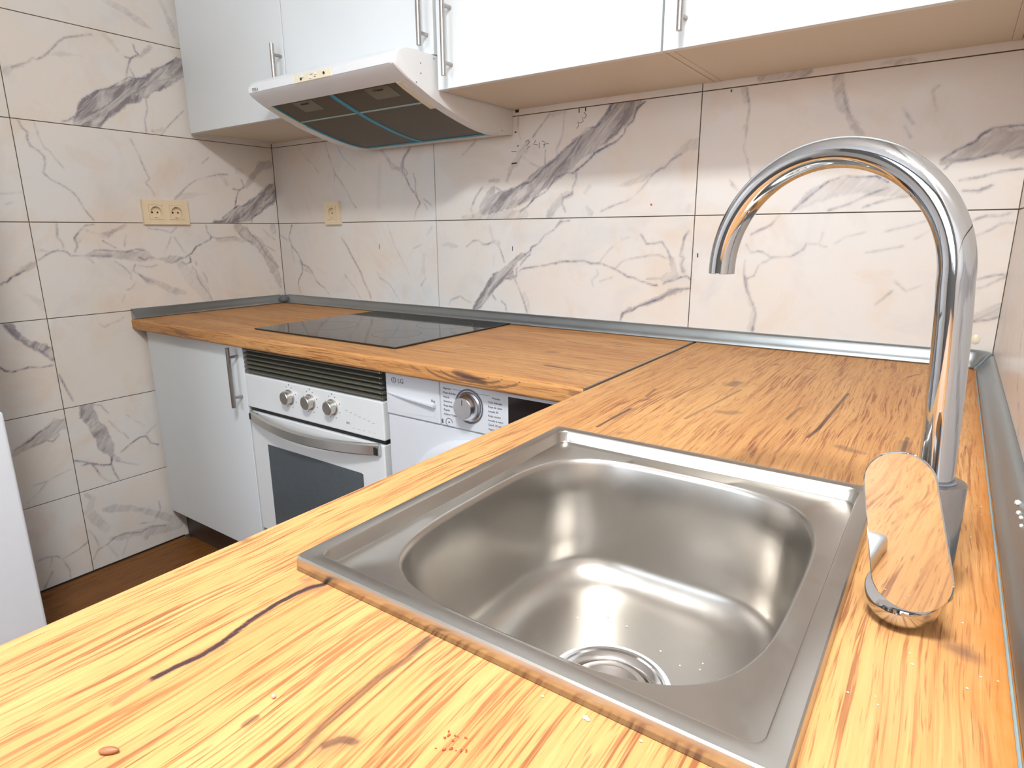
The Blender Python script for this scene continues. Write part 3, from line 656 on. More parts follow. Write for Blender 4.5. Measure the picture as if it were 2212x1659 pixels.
def rand_traces(rg, a0, a1, z0, z1):
    out = []
    for k in range(rg.randint(2, 4)):
        x = rg.uniform(a0, a1); z = rg.uniform(z0, z1); ang = rg.choice([.6, .7, 2.2, 2.4]) + rg.uniform(-.3, .3)
        P = []; wide = rg.random() < .3
        for s in range(rg.randint(6, 11)):
            P.append([x, z] + ([rg.uniform(.008, .022)] if wide else [])); ang += rg.uniform(-.5, .5)
            x += .045*math.cos(ang); z += .045*math.sin(ang)
        P = np.array(P); out.append(('b' if wide else 't', .5 if wide else .6, P, 0, 0))
    return out

TH = .0024; GAP = .0012
def tile_mesh(a0, a1, z0, z1, f, traces, step):
    """front face grid between (a0, z0) and (a1, z1); f(a, z, depth) -> world; bevelled skirt towards the wall"""
    a0 += GAP; a1 -= GAP; z0 += GAP; z1 -= GAP
    na = max(2, int(round((a1-a0)/step)))+1; nz = max(2, int(round((z1-z0)/step)))+1
    A = np.linspace(a0+.0006, a1-.0006, na); Z = np.linspace(z0+.0006, z1-.0006, nz)
    AA, ZZ = np.meshgrid(A, Z, indexing='ij'); xs = AA.ravel(); zs = ZZ.ravel()
    verts = [f(a, z, 0) for a, z in zip(xs, zs)]
    faces = [(i*nz+j, (i+1)*nz+j, (i+1)*nz+j+1, i*nz+j+1) for i in range(na-1) for j in range(nz-1)]
    ring = [(i, 0) for i in range(na)] + [(na-1, j) for j in range(1, nz)] + [(i, nz-1) for i in range(na-2, -1, -1)] + [(0, j) for j in range(nz-2, 0, -1)]
    n0 = len(verts); rx = []; rz = []
    for lvl, (off, dep) in enumerate(((.0006, .0006), (.0006, TH))):
        for (i, j) in ring:
            a = A[i] + (-off if i == 0 else off if i == na-1 else 0); z = Z[j] + (-off if j == 0 else off if j == nz-1 else 0)
            verts.append(f(a, z, dep)); rx.append(a); rz.append(z)
    k = len(ring)
    for q in range(k):
        p = (q+1) % k; i, j = ring[q]; i2, j2 = ring[p]
        faces.append((i*nz+j, n0+q, n0+p, i2*nz+j2)); faces.append((n0+q, n0+k+q, n0+k+p, n0+p))
    me = bpy.data.meshes.new('tile'); me.from_pydata(verts, [], faces)
    bm = bmesh.new(); bm.from_mesh(me); bmesh.ops.recalc_face_normals(bm, faces=bm.faces)
    bm.faces.ensure_lookup_table()
    bm.to_mesh(me); bm.free()
    rgba = field(np.concatenate([xs, np.array(rx)]), np.concatenate([zs, np.array(rz)]), traces)
    set_attr(me, rgba)
    return me

VL = parse(VEINS_LEFT); VB = parse(VEINS_BACK)
XR = 2.451; YF = -3.42; ZC = 2.45
def wall_tiles(parent, f, cols, rows, traces, fine, seed, flip=False):
    rg = random.Random(seed)
    for (a0, a1) in cols:
        for r in rows:
            z0, z1 = r*.3, min(r*.3+.3, ZC)
            if z1 <= z0+.02: continue
            mine = [t_ for t_ in traces if a0 <= t_[3] <= a1 and z0 <= t_[4] <= z1]
            if mine or fine(a0, a1, z0, z1):
                me = tile_mesh(a0, a1, z0, z1, f, mine, .0042 if mine else .03)
            else:
                me = tile_mesh(a0, a1, z0, z1, f, rand_traces(rg, a0, a1, z0, z1), .012)
            link('tile', me, M['marble'], parent)

def struct(name, bm, mat):
    o = obj(name, bm, mat); o['kind'] = 'structure'; return o
D = TH + .0001
wl = struct('wall_left', bx(-.10, -D, YF, D, -.05, ZC), M['grout'])
wb = struct('wall_back', bx(-.10, XR+.10, D, .10, -.05, ZC), M['grout'])
wr = struct('wall_right', bx(XR+D, XR+.10, YF, D, -.05, ZC), M['grout'])
wall_tiles(wl, lambda a, z, d: (-d, a, z), [(-.884, 0), (-1.785, -.884), (-2.686, -1.785), (YF, -2.686)], range(9), VL, lambda *a: False, 3)
wall_tiles(wb, lambda a, z, d: (a, d, z), [(0, .883), (.883, 1.784), (1.784, XR)], range(9), VB, lambda *a: False, 5)
wall_tiles(wr, lambda a, z, d: (XR+d, a, z), [(-.90, 0), (-1.80, -.90), (-2.70, -1.80), (YF, -2.70)], range(9), [], lambda *a: False, 9)
# front wall behind the camera with an unseen window added for soft fill
bm = bmesh.new()
box(bm, -.1, .5, YF-.12, YF, -.05, ZC); box(bm, 2.0, XR+.1, YF-.12, YF, -.05, ZC)
box(bm, .5, 2.0, YF-.12, YF, -.05, 1.05); box(bm, .5, 2.0, YF-.12, YF, 2.25, ZC)
struct('wall_front', bm, M['paint'])
bm = bmesh.new()
for a in ((.5, .56, 1.05, 2.25), (1.94, 2.0, 1.05, 2.25), (.56, 1.94, 1.05, 1.11), (.56, 1.94, 2.19, 2.25), (1.22, 1.28, 1.11, 2.19)):
    box(bm, a[0], a[1], YF-.09, YF-.03, a[2], a[3], .004)
struct('added_window_1', bm, M['white'])
struct('ceiling', bx(-.1, XR+.1, YF-.12, .1, ZC, ZC+.08), M['ceil'])
fl = struct('floor', bx(-.1, XR+.1, YF-.12, .1, -.08, -.012), M['grout'])
# planks run along y
pw = .192; k = 0
bmp = {}
for i in range(13):
    x0 = .034+i*pw; x1 = min(x0+pw, XR)
    if x0 >= XR-.01: break
    off = (i*.47) % 1.25
    y = .0-off+0.0
    ys = [0.0]
    yy = -.55 - off
    while yy > YF: ys.append(yy); yy -= 1.25
    ys.append(YF)
    for a, b in zip(ys, ys[1:]):
        me = bpy.data.meshes.new('plank'); bm = bx(x0+.0006, x1-.0006, b+.0006, a-.0006, -.012, 0, .0009, 1)
        bm.to_mesh(me); bm.free()
        set_attr(me, np.tile(np.array([[0, 0, 0, 0]]), (len(me.vertices), 1)))
        link('plank', me, M['floor'], fl)
tr = bx(.0005, .033, YF, -.56, -.012, .001, .001, 1); me = bpy.data.meshes.new('trim_1')
tr.to_mesh(me); tr.free(); set_attr(me, np.zeros((len(me.vertices), 4)))
o = link('trim_1', me, M['floor']); o['kind'] = 'structure'
o = obj('trim_2', bx(.0004, .004, YF, -.56, .001, .006), M['black']); o['kind'] = 'structure'

# lamp on the ceiling (behind and above the camera)
lt = thing('ceiling_lamp', 'round white flush ceiling lamp above the kitchen floor', 'lamp', (LAMP[0], LAMP[1], ZC))
bm = bmesh.new(); lathe(bm, (LAMP[0], LAMP[1], ZC-.0005), (0, 0, -1), [(0, 0), (.19, 0), (.19, .03), (.175, .034), (.170, .030)]); obj('lamp_rim', bm, M['white'], lt, 40)
bm = bmesh.new(); lathe(bm, (LAMP[0], LAMP[1], ZC-.0305), (0, 0, -1), [(.169, 0), (.1, .004), (0, .006)]); obj('diffuser', bm, M['lamp'], lt, 60)

# small marks on the back wall tiles
def dash(x, z, dx, dz, w, mat, name):
    a = Vector((x, -.0004, z)); b = Vector((x+dx, -.0004, z+dz)); t = (b-a).normalized(); n = Vector((-t.z, 0, t.x))*w/2
    bm = bmesh.new()
    v = [bm.verts.new(q) for q in (a-n, a+n, b+n, b-n)]; f = bm.faces.new(v)
    r = bmesh.ops.extrude_face_region(bm, geom=[f]); bmesh.ops.translate(bm, vec=(0, .0003, 0), verts=[q for q in r['geom'] if isinstance(q, bmesh.types.BMVert)])
    return obj(name, bm, mat, wb)
for q in ((1.2013, 1.1165, 0, -.014, .0025), (1.7985, 1.1036, .0005, -.011, .003), (.6, 1.1186, 0, -.016, .0025), (1.2, 1.365, .02, .001, .004),
          (1.222, 1.413, .004, .003, .003), (1.4335, 1.4985, 0, -.012, .003), (1.454, 1.4985, 0, -.010, .003), (1.856, 1.496, 0, -.006, .0035), (1.215, 1.4565, .001, -.004, .006), (1.200, 1.4, .018, 0, .0015)):
    dash(*q, M['black'], 'pen_mark')
def pencil(pts, w=.0016):
    bm = bmesh.new(); tube(bm, [(x, -.0002, z) for x, z in pts], w/2, 5); obj('pencil_mark', bm, M['ink'], wb, 60)
pencil([(1.251, 1.424), (1.262, 1.429), (1.266, 1.422), (1.255, 1.413), (1.268, 1.409), (1.257, 1.404)])
pencil([(1.288, 1.427), (1.281, 1.414), (1.296, 1.412)]); pencil([(1.301, 1.418), (1.300, 1.402)])
pencil([(1.310, 1.422), (1.322, 1.418), (1.317, 1.403)]); pencil([(1.314, 1.411), (1.334, 1.414)])
pencil([(1.450, 1.486), (1.457, 1.478), (1.452, 1.470), (1.444, 1.474), (1.448, 1.463), (1.438, 1.459), (1.430, 1.463), (1.433, 1.452), (1.426, 1.446)])
bm = bmesh.new(); lathe(bm, (2.417, -.0001, .9305), (0, -1, 0), [(.0095, 0), (.0085, .0015), (0, .002)], 20)
for v in bm.verts: v.co.z = .9305+(v.co.z-.9305)*1.15; v.co.x = 2.417+(v.co.x-2.417)*.85
obj('plaster_dab', bm, M['cream'], wb, 60)
bm = bmesh.new(); lathe(bm, (1.662, -.0001, 1.231), (0, -1, 0), [(.003, 0), (0, .0015)], 10); obj('rust_speck', bm, M['red'], wb, 60)
bm = bmesh.new(); box(bm, .8768, .8802, -.0016, .001, .950, .978, .0008); obj('mastic_drip', bm, M['cream'], wb)

# ---------------------------------------------------------------- worktops
ZT = .8704; TK = .038
def worktop(name, label, edge_f, us, mark_f, traces, mat, hole=None, prof_len=.635):
    """slab swept along u; profile p = distance from wall; edge is rounded. edge_f(u, p, z)->(x,y,z)"""
    st = .0032
    top = [(prof_len-.627+0, ZT)]
    ps = np.linspace(.002, prof_len-.008, int((prof_len-.01)/st))
    prof = [(p, ZT, p) for p in ps]
    r = .008; e = prof_len
    for k in range(1, 6):
        a = PI/2*k/5; prof.append((e-r+r*math.sin(a), ZT-r+r*math.cos(a), e-r+r*a))
    for z in np.linspace(ZT-r-.004, ZT-TK+r, 6): prof.append((e, z, e+(ZT-z)))
    for k in range(1, 6):
        a = PI/2*k/5; prof.append((e-r+r*math.cos(a), ZT-TK+r-r*math.sin(a), e+TK+.01))
    nt = len(ps)
    nb = len(prof); bps = [e-.03] + list(np.linspace(e-.034, .008, 60)); prof += [(q, ZT-TK, e+1) for q in bps]; prof.append((.002, ZT-TK, e+1))
    n = len(prof); verts = []; cx = []; cy = []
    for u in us:
        for (p, z, s) in prof:
            verts.append(edge_f(u, p, z)); q = mark_f(u, s); cx.append(q[0]); cy.append(q[1])
    faces = []
    for i in range(len(us)-1):
        for j in range(n):
            j2 = (j+1) % n
            if hole and (j < nt-1 or j >= nb):
                vv = verts[i*n+j]; v2 = verts[(i+1)*n+j2]
                if hole(.5*(vv[0]+v2[0]), .5*(vv[1]+v2[1])): continue
            faces.append((i*n+j, (i+1)*n+j, (i+1)*n+j2, i*n+j2))
    faces.append(tuple(range(n))[::-1]); L = (len(us)-1)*n; faces.append(tuple(range(L, L+n)))
    me = bpy.data.meshes.new(name); me.from_pydata(verts, [], faces)
    bm = bmesh.new(); bm.from_mesh(me)
    if not hole: bmesh.ops.recalc_face_normals(bm, faces=bm.faces)
    bm.to_mesh(me); bm.free()
    set_attr(me, field(np.array(cx), np.array(cy), traces, .009))
    for q in me.polygons: q.use_smooth = True
    me.set_sharp_from_angle(angle=math.radians(50))
    o = link(name, me, mat); return tag(o, label, 'worktop')
MT = parse(MARKS_TOP)
kn = [('b', .9, [1.487, -.640, .004, 1.51, -.644, .007, 1.54, -.650, .006, 1.57, -.655, .002])]
for (a, b_, c_) in ((.05, .010, .6), (.085, .018, .6), (.13, .026, .55)):
    P = []
    for k in range(9):
        th = PI*k/8; P += [1.53-a*math.cos(th), -.640-b_*math.sin(th)]
    kn.append(('t', .6, P))
kn.append(('b', .7, [.30, -.655, .003, .33, -.657, .005, .37, -.659, .002])); kn.append(('b', .6, [1.78, -.645, .003, 1.80, -.647, .004]))
MT2 = MT + parse(kn)
left_top = worktop('worktop', 'oak-effect laminate worktop along the back wall, under the black hob', lambda u, p, z: (u, -p, z),
        np.linspace(.0015, 1.8085, 402), lambda u, s: (u, -s), MT2, M['oak_x'])
# peninsula run along the right wall, carries the sink
def hole(x, y): return 1.9185 < x < 2.3085 and -1.3465 < y < -.9085
XL = 1.8125
right_top = worktop('worktop', 'oak-effect laminate worktop along the right wall with the sink set in', lambda u, p, z: (XR-p, u, z),
        np.concatenate([np.linspace(-.002, -1.75, 548), np.linspace(-1.76, -3.0, 60)]), lambda u, s: (XR-s, u), MT, M['oak_y'], hole, XR-XL)
bm = bx(XL-.0044, XL-.0006, -.634, -.022, ZT-.006, ZT+.0012, .0005, 1)
box(bm, XL-.0050, XL-.0002, -.6365, -.633, ZT-.006, ZT+.0020, .0005, 1)
tag(obj('joint_strip', bm, M['alu']), 'thin aluminium strip covering the seam between the two worktops', 'trim strip')

# upstands
prof_up = [(0, 0), (-.0245, 0), (-.0262, .003), (-.0255, .006), (-.0205, .011), (-.0165, .017), (-.0125, .024), (-.0085, .0305), (-.005, .0345), (-.0025, .0352), (0, .0352)]
prof_up = [(p*.96-.0004, z+.0003) for p, z in prof_up]
def upstand(label, f, u0, u1):
    t_ = thing('upstand', label, 'upstand', f((u0+u1)/2, 0, ZT))
    bm = bmesh.new(); sweep(bm, prof_up, lambda u, p: Vector(f(u, p[0], ZT+p[1])), [u0, u1]); obj('rail', bm, M['alu'], t_, 35)
    return t_
u1 = upstand('aluminium upstand rail where the worktop meets the back wall', lambda u, p, z: (u, p, z), .027, 2.398)
u2_ = upstand('short aluminium upstand rail on the left wall above the worktop end', lambda u, p, z: (-p, u, z), -.628, -.027)
u3 = upstand('aluminium upstand rail running beside the tap on the right wall', lambda u, p, z: (XR+p, u, z), -3.0, -.052)
bm = bmesh.new(); sweep(bm, [(p*1.03, z*1.02) for p, z in prof_up], lambda u, p: Vector((-p[0], u, ZT+.0001+p[1])), [-.632, -.6285]); obj('end_cap', bm, M['satin'], u2_)
bm = bmesh.new(); bmesh.ops.create_uvsphere(bm, u_segments=24, v_segments=14, radius=.0235)
for v in bm.verts: v.co = Vector((.020+v.co.x*1.0, -.020+v.co.y*1.0, ZT+.0165+v.co.z*.68))
tag(obj('corner_piece', bm, M['alu_dk'], u1, 60), 'dark grey rounded corner joiner')
# silver elbow in the right corner: a sleeve over the back rail that turns through a quarter circle into the wall corner
bm = bmesh.new()
big = [(p*1.10-.0002, z*1.07+.0002) for p, z in prof_up]
def elbow(u, p):
    if u <= 0: return Vector((2.409+u, p[0], ZT+p[1]))
    a = u; cx = 2.409; rad = .040+p[0]           # bend centre sits .04 in front of the wall line
    return Vector((cx+(.040+p[0])*math.sin(a)*1.0, -.040+(.040+p[0])*math.cos(a), ZT+p[1]))
sweep(bm, big, elbow, [-.013, -.0005]+[PI/2*k/8 for k in range(0, 9)])
obj('elbow', bm, M['alu'], u1, 40)
# rim of sealant / damp line beside right rail
bm = bx(2.4228, 2.4250, -2.95, -.05, ZT+.0001, ZT+.0016, .0006, 1); obj('seal_strip', bm, M['seal'], u3)
bm = bmesh.new()
for q in ((-.905, .905, .003), (-.925, .902, .0025), (-.945, .905, .002), (-.958, .902, .002), (-.972, .898, .002), (-1.08, .898, .0022)):
    bmesh.ops.create_icosphere(bm, subdivisions=1, radius=q[2], matrix=Matrix.Translation((2.4395, q[0], q[1]-.0055)))
tag(obj('plaster_crumbs', bm, M['crumbw']), 'tiny white plaster crumbs on the rail by the right wall', 'crumbs', kind='stuff')
# ---------------------------------------------------------------- bar handle
def bar_handle(parent, x, zc_, yface, ln=.188, sp=.128):
    yb = yface-.032
    bm = bmesh.new(); cyl(bm, (x, yb, zc_-ln/2), (x, yb, zc_+ln/2), .0062, n=20)
    bmesh.ops.bevel(bm, geom=[e for e in bm.edges if len(e.link_faces) == 2 and e.calc_face_angle() > 1], offset=.0008, segments=2, affect='EDGES')
    for s in (-1, 1): cyl(bm, (x, yb+.003, zc_+s*sp/2), (x, yface-.0003, zc_+s*sp/2), .0045, n=16)
    return obj('handle', bm, M['nickel'], parent, 40)

# ---------------------------------------------------------------- wall cabinets
ZB = 1.515; ZTOP = 2.22; YD = -.348; YC = -.330
def wall_cab(label, x0, x1, zb, hx, hz, door_gap=.0015):
    t_ = thing('wall_cabinet', label, 'cabinet', ((x0+x1)/2, YC, zb))
    bm = bmesh.new()
    y1 = -.0006
    box(bm, x0+.0003, x0+.016, YC, y1, zb+.002, ZTOP, .0006, 1); box(bm, x1-.016, x1-.0003, YC, y1, zb+.002, ZTOP, .0006, 1)
    box(bm, x0+.0163, x1-.0163, YC+.0005, y1, zb+.0028, zb+.0188, .0006, 1); box(bm, x0+.0163, x1-.0163, YC, y1, ZTOP-.016, ZTOP, .0006, 1)
    box(bm, x0+.0163, x1-.0163, -.02, -.012, zb+.019, ZTOP-.016)
    obj('carcass', bm, M['under'], t_)
    d = obj('door', bx(x0+door_gap, x1-door_gap, YD, YC-.0015, zb, ZTOP-.002, .0012, 2), M['white'], t_)
    bar_handle(d, hx, hz, YD)
    return t_
wall_cab('white wall cabinet in the left corner, partly behind the hood', .020, .6005, ZB, .586, 1.6225)
c2 = wall_cab('white wall cabinet directly above the extractor hood', .6015, 1.2055, 1.6015, 1.184, 1.712)
wall_cab('white wall cabinet with a full bar handle, right of the hood', 1.2135, 1.8140, ZB, 1.262, 1.632)
c4 = wall_cab('white wall cabinet above the tap, furthest right', 1.8155, 2.4085, ZB, 1.862, 1.632)
tag(obj('filler_strip', bx(.0005, .0195, YD+.012, -.0006, ZB, ZTOP, .0006, 1), M['white']), 'narrow white filler between the left wall and the corner wall cabinet', 'filler')
tag(obj('filler_strip', bx(2.4095, XR-.0005, YD+.004, -.0006, ZB+.002, ZTOP, .0006, 1), M['under']), 'narrow filler between the right-hand wall cabinet and the right wall', 'filler')
# black hanging fixings seen under the cabinets
obj('hanger_bracket', bx(1.2165, 1.228, -.0025, -.0006, ZB-.006, ZB+.002), M['black'], c4)

# ---------------------------------------------------------------- extractor hood
HX0, HX1 = .605, 1.205
hood = thing('extractor_hood', 'white built-under extractor hood with curved underside and blue tape', 'hood', (.905, -.25, 1.45))
ub = [(-.0006, 1.448), (-.03, 1.4445), (-.066, 1.442), (-.10, 1.4415), (-.14, 1.4450), (-.177, 1.4505), (-.22, 1.4590), (-.27, 1.4705), (-.314, 1.4820), (-.365, 1.4975), (-.417, 1.5155), (-.449, 1.5290), (-.467, 1.5385), (-.482, 1.5470), (-.4905, 1.5540)]
def zb_(y):
    for (a, b), (c_, d) in zip(ub, ub[1:]):
        if c_ <= y <= a: return b+(d-b)*(y-a)/(c_-a)
    return ub[-1][1]
topf = [(-.4925, 1.560), (-.4915, 1.568), (-.487, 1.577), (-.478, 1.586), (-.465, 1.593), (-.450, 1.597), (-.43, 1.5985), (-.0006, 1.6000)]
full = ub+topf
bm = bmesh.new()
# cheeks with rounded outer front corner
def cheek(x0, x1, s):
    steps = [(x0, 0), (x0+.004, .0)] if 0 else None
    us = np.linspace(0, 1, 2)
    prismx(bm, full, x0, x1)
cheek(HX0+.010, HX0+.032, 1); cheek(HX1-.032, HX1-.004, -1)
def shrink(prof, k):  # pull the nose back and round it for the outermost slices
    out = []
    for y, z in prof:
        if y < -.38: y2 = -.38+(y+.38)*(1-k); out.append((y2, z+(1.565-z)*k*.6))
        else: out.append((y, z))
    return out
def loftx(sl):
    rings = [[bm.verts.new((x, y, z)) for y, z in pr] for x, pr in sl]
    n = len(full)
    for A, B in zip(rings, rings[1:]):
        for i in range(n): bm.faces.new((A[i], A[(i+1) % n], B[(i+1) % n], B[i]))
    bm.faces.new(rings[0][::-1]); bm.faces.new(rings[-1])
loftx([(HX0, shrink(full, .22)), (HX0+.002, shrink(full, .11)), (HX0+.005, shrink(full, .04)), (HX0+.010, full)])
loftx([(HX1-.004, full), (HX1-.0015, shrink(full, .02)), (HX1, shrink(full, .05))])
# middle: recessed underside between y -.44 and -.06
REC = .010
mid = []
for y, z in ub[:1]: mid.append((y, z))
mid += [(-.058, 1.4425), (-.0585, 1.4425+REC)]
mid += [(y, z+REC) for y, z in ub if -.43 < y < -.062]
mid += [(-.4400, zb_(-.44)+REC), (-.4405, zb_(-.4405))]
mid += [(y, z) for y, z in ub if y < -.445]
mid += topf
prismx(bm, mid, HX0+.032, HX1-.032)
obj('body', bm, M['hood'], hood, 32)
def under_strip(name, x0, x1, y0, y1, off, th, mat, parent, n=24, x2=None, x3=None):
    """slab that follows the curved underside; off = height above the cheek line"""
    bm = bmesh.new(); ys = np.linspace(y0, y1, n); A = []
    for i, y in enumerate(ys):
        k = i/(n-1); xa = x0+(0 if x2 is None else (x2-x0)*k); xb = x1+(0 if x3 is None else (x3-x1)*k); z = zb_(y)+off
        A.append([bm.verts.new(q) for q in ((xa, y, z), (xb, y, z), (xb, y, z+th), (xa, y, z+th))])
    for P, Q in zip(A, A[1:]):
        for i in range(4): bm.faces.new((P[i], P[(i+1) % 4], Q[(i+1) % 4], Q[i]))
    bm.faces.new(A[0][::-1]); bm.faces.new(A[-1])
    return obj(name, bm, mat, parent, 30)
f1 = under_strip('filter', .645, .900, -.078, -.337, .0045, .005, M['mesh'], hood)
f2 = under_strip('filter', .910, 1.168, -.078, -.337, .0045, .005, M['mesh'], hood)
cv = under_strip('lamp_cover', .642, 1.170, -.343, -.438, .0045, .004, M['mesh'], hood)
tag(cv, 'dark glass lamp cover strip at the front of the underside')
under_strip('glass_edge', .642, 1.170, -.3375, -.3425, .003, .005, M['greenglass'], hood)
for (xa, xb) in ((.730, .815), (1.030, 1.120)):
    l_ = under_strip('lamp_housing', xa, xb, -.385, -.432, .0035, .0015, M['olive'], hood, 6)
    bm = bmesh.new()
    for q in range(4): box(bm, xa+.025+q*.009, xa+.030+q*.009, -.423, -.414, zb_(-.42)+.0022, zb_(-.42)+.0034)
    obj('lamp_slot', bm, M['black'], l_)['kind'] = 'stuff'
under_strip('tape', .632, .647, -.070, -.438, .0028, .0016, M['blue'], hood)
under_strip('tape', .898, .914, -.078, -.438, .0028, .0016, M['blue'], hood)
under_strip('tape', .640, 1.166, -.066, -.082, .0022, .0018, M['blue'], hood, 3)
under_strip('side_bracket', 1.157, 1.176, -.315, -.4405, -.001, .006, M['cream'], hood, 10)
under_strip('side_bracket', .628, .640, -.315, -.4405, -.001, .006, M['cream'], hood, 10)
# control strip on the front lip
nf = Vector((0, -1, .05))
ct = obj('control_strip', bx(.828, .982, -.4940, -.486, 1.5545, 1.5740, .001, 1), M['cream'], hood)
for (x, z, w_, mt) in ((.8590, 1.5625, .0035, 'black'), (.953, 1.5650, .0035, 'black')):
    bm = bmesh.new(); cyl(bm, (x, -.4939, z), (x, -.4955, z), w_, n=16); obj('switch', bm, M[mt], ct, 40)
for (x, z) in ((.861, 1.5680), (.894, 1.5610), (.915, 1.5680)):
    obj('slider', bx(x, x+.010, -.4965, -.4938, z-.003, z+.003, .001, 1), M['crumbw'], ct)
bm = bmesh.new(); box(bm, .898, .908, -.4944, -.4938, 1.5675, 1.5690); box(bm, .913, .919, -.4944, -.4938, 1.5600, 1.5620); obj('legend', bm, M['ink'], ct)['kind'] = 'stuff'
obj('lip_panel', bx(.618, .826, -.4932, -.486, 1.5550, 1.5735, .001, 1), M['hood'], hood)
obj('lip_panel', bx(.984, 1.192, -.4932, -.486, 1.5550, 1.5735, .001, 1), M['hood'], hood)
text('maker_name', 'TEKA', .0125, M['black'], hood, (.634, -.4934, 1.5575), (1, 0, 0), (0, 0, 1), .0002)
bm = bmesh.new()
for (y, z) in ((-.350, 1.590), (-.30, 1.575), (-.40, 1.547), (-.418, 1.5235), (-.40, 1.57), (-.055, 1.453)):
    cyl(bm, (HX1-.001, y, z), (HX1+.0006, y, z), .0018, n=10)
obj('screw', bm, M['alu_dk'], hood)['kind'] = 'stuff'

# ---------------------------------------------------------------- base units
def base_door(parent, x0, x1, yf, z0, z1, name='door'):
    return obj(name, bx(x0, x1, yf, yf+.018, z0, z1, .0012, 2), M['white'], parent)
bc = thing('base_cabinet', 'white base cabinet with one door in the left corner', 'cabinet', (.31, -.55, .13))
bm = bmesh.new(); zt = ZT-TK-.001
box(bm, .0008, .017, -.580, -.03, .13, zt); box(bm, .594, .610, -.580, -.03, .13, zt); box(bm, .0172, .5938, -.580, -.03, .13, .146); box(bm, .0172, .5938, -.04, -.03, .147, zt)
obj('carcass', bm, M['white_edge'], bc)
d = base_door(bc, .022, .612, -.600, .131, zt-.002); bar_handle(d, .586, .731, -.600)
tag(obj('plinth', bx(.004, 1.2275, -.545, -.53, .0006, .128, .001, 1), M['plinth']), 'dark brown plinth board under the white base units', 'plinth')

# oven
M['knob'] = brushed('knob_champagne_metal', (.66, .63, .58), lo=.28, hi=.38)
ov = thing('oven', 'white built-in oven with three knobs under the hob', 'oven', (.92, -.6, .23))
OX0, OX1, YO = .6195, 1.2195, -.600
obj('casing', bx(OX0+.02, OX1-.02, -.575, -.05, .20, .735), M['olive'], ov)
cp = obj('control_panel', bx(OX0, OX1, YO-.004, YO+.02, .641, .745, .003, 2), M['oven_white'], ov)
for x in (.8346, .9285, 1.023):
    bm = bmesh.new(); lathe(bm, (x, YO-.0042, .7022), (0, -1, 0), [(.0225, 0), (.0225, .003), (.0195, .004), (.0185, .020), (.0165, .0215), (0, .0215)], 36)
    bmesh.ops.bevel(bm, geom=[e for e in bm.edges if len(e.link_faces) == 2 and e.calc_face_angle() > 1.2], offset=.0005, segments=1, affect='EDGES')
    obj('knob', bm, M['knob'], cp, 35)
    bm = bmesh.new()
    for k in range(8):
        a = 2*PI*k/8+.4; box(bm, x+.031*math.cos(a)-.0012, x+.031*math.cos(a)+.0012, YO-.0045, YO-.0039, .7022+.031*math.sin(a)-.0016, .7022+.031*math.sin(a)+.0016)
    box(bm, x-.001, x+.001, YO-.0046, YO-.0039, .736, .741)
    obj('dial_marks', bm, M['ink'], cp)['kind'] = 'stuff'
text('panel_print', '60 l', .010, M['ink'], cp, (1.075, YO-.0042, .6640), (1, 0, 0), (0, 0, 1), .0002)
bm = bmesh.new()
for k in range(7): box(bm, 1.075+k*.017, 1.083+k*.017, YO-.0045, YO-.0039, .700-k*.003, .7022-k*.003)
for k in range(5): box(bm, 1.10+k*.02, 1.108+k*.02, YO-.0045, YO-.0039, .6560, .6572)
obj('panel_scuffs', bm, plain('faint_grey', (.42, .43, .47), .6), cp)['kind'] = 'stuff'
od = obj('door', bx(OX0+.006, OX1-.004, YO-.004, YO+.03, .232, .628, .003, 2), M['oven_white'], ov)
obj('window_pane', bx(.703, 1.129, YO-.0055, YO-.0035, .262, .533, .001, 1), M['ovenglass'], od)
# bowed strip handle
bm = bmesh.new(); N = 24; hx0, hx1 = .640, 1.205; rings = []
for i in range(N+1):
    k = i/N; x = hx0+(hx1-hx0)*k; y = YO-.012-.036*math.sin(PI*k)**.8; sag = .012*math.sin(PI*k)
    rings.append([bm.verts.new(q) for q in ((x, y, .601-sag), (x, y-.004, .605-sag), (x, y-.004, .629-sag), (x, y, .633-sag), (x, y+.006, .633-sag), (x, y+.006, .601-sag))])
for A, B in zip(rings, rings[1:]):
    for i in range(6): bm.faces.new((A[i], A[(i+1) % 6], B[(i+1) % 6], B[i]))
bm.faces.new(rings[0][::-1]); bm.faces.new(rings[-1])
h_ = obj('handle', bm, brushed('oven_handle_metal', (.72, .73, .71), lo=.3, hi=.4), od, 40)
obj('bracket', bx(.642, .668, YO-.020, YO-.0042, .606, .626, .001, 1), M['black'], od); obj('bracket', bx(1.180, 1.204, YO-.020, YO-.0042, .603, .625, .001, 1), M['black'], od)
obj('shadow_gap', bx(OX0+.005, OX1-.005, YO+.004, YO+.02, .6285, .6405), M['black'], ov)
# ventilation grille above the oven
vg = thing('vent_grille', 'dark bronze slatted vent grille between worktop and oven', 'grille', (.92, -.59, .75))
obj('frame', bx(.614, 1.2215, -.588, -.570, .7475, .8305), M['black'], vg)
for k in range(6):
    z = .7555+k*.0132
    bm = bmesh.new(); prismx(bm, [(-.589, z-.0032), (-.6005, z-.0045), (-.6025, z-.0025), (-.6022, z+.0002), (-.599, z+.0018), (-.589, z+.0040)], .6185, 1.2200)
    obj('slat', bm, M['olive'], vg, 40)
    if k < 6:
        bm = bmesh.new(); cyl(bm, (1.2135, -.6035, z-.001), (1.2135, -.600, z-.001), .0028, n=12); obj('rivet', bm, M['satin'], vg, 40)

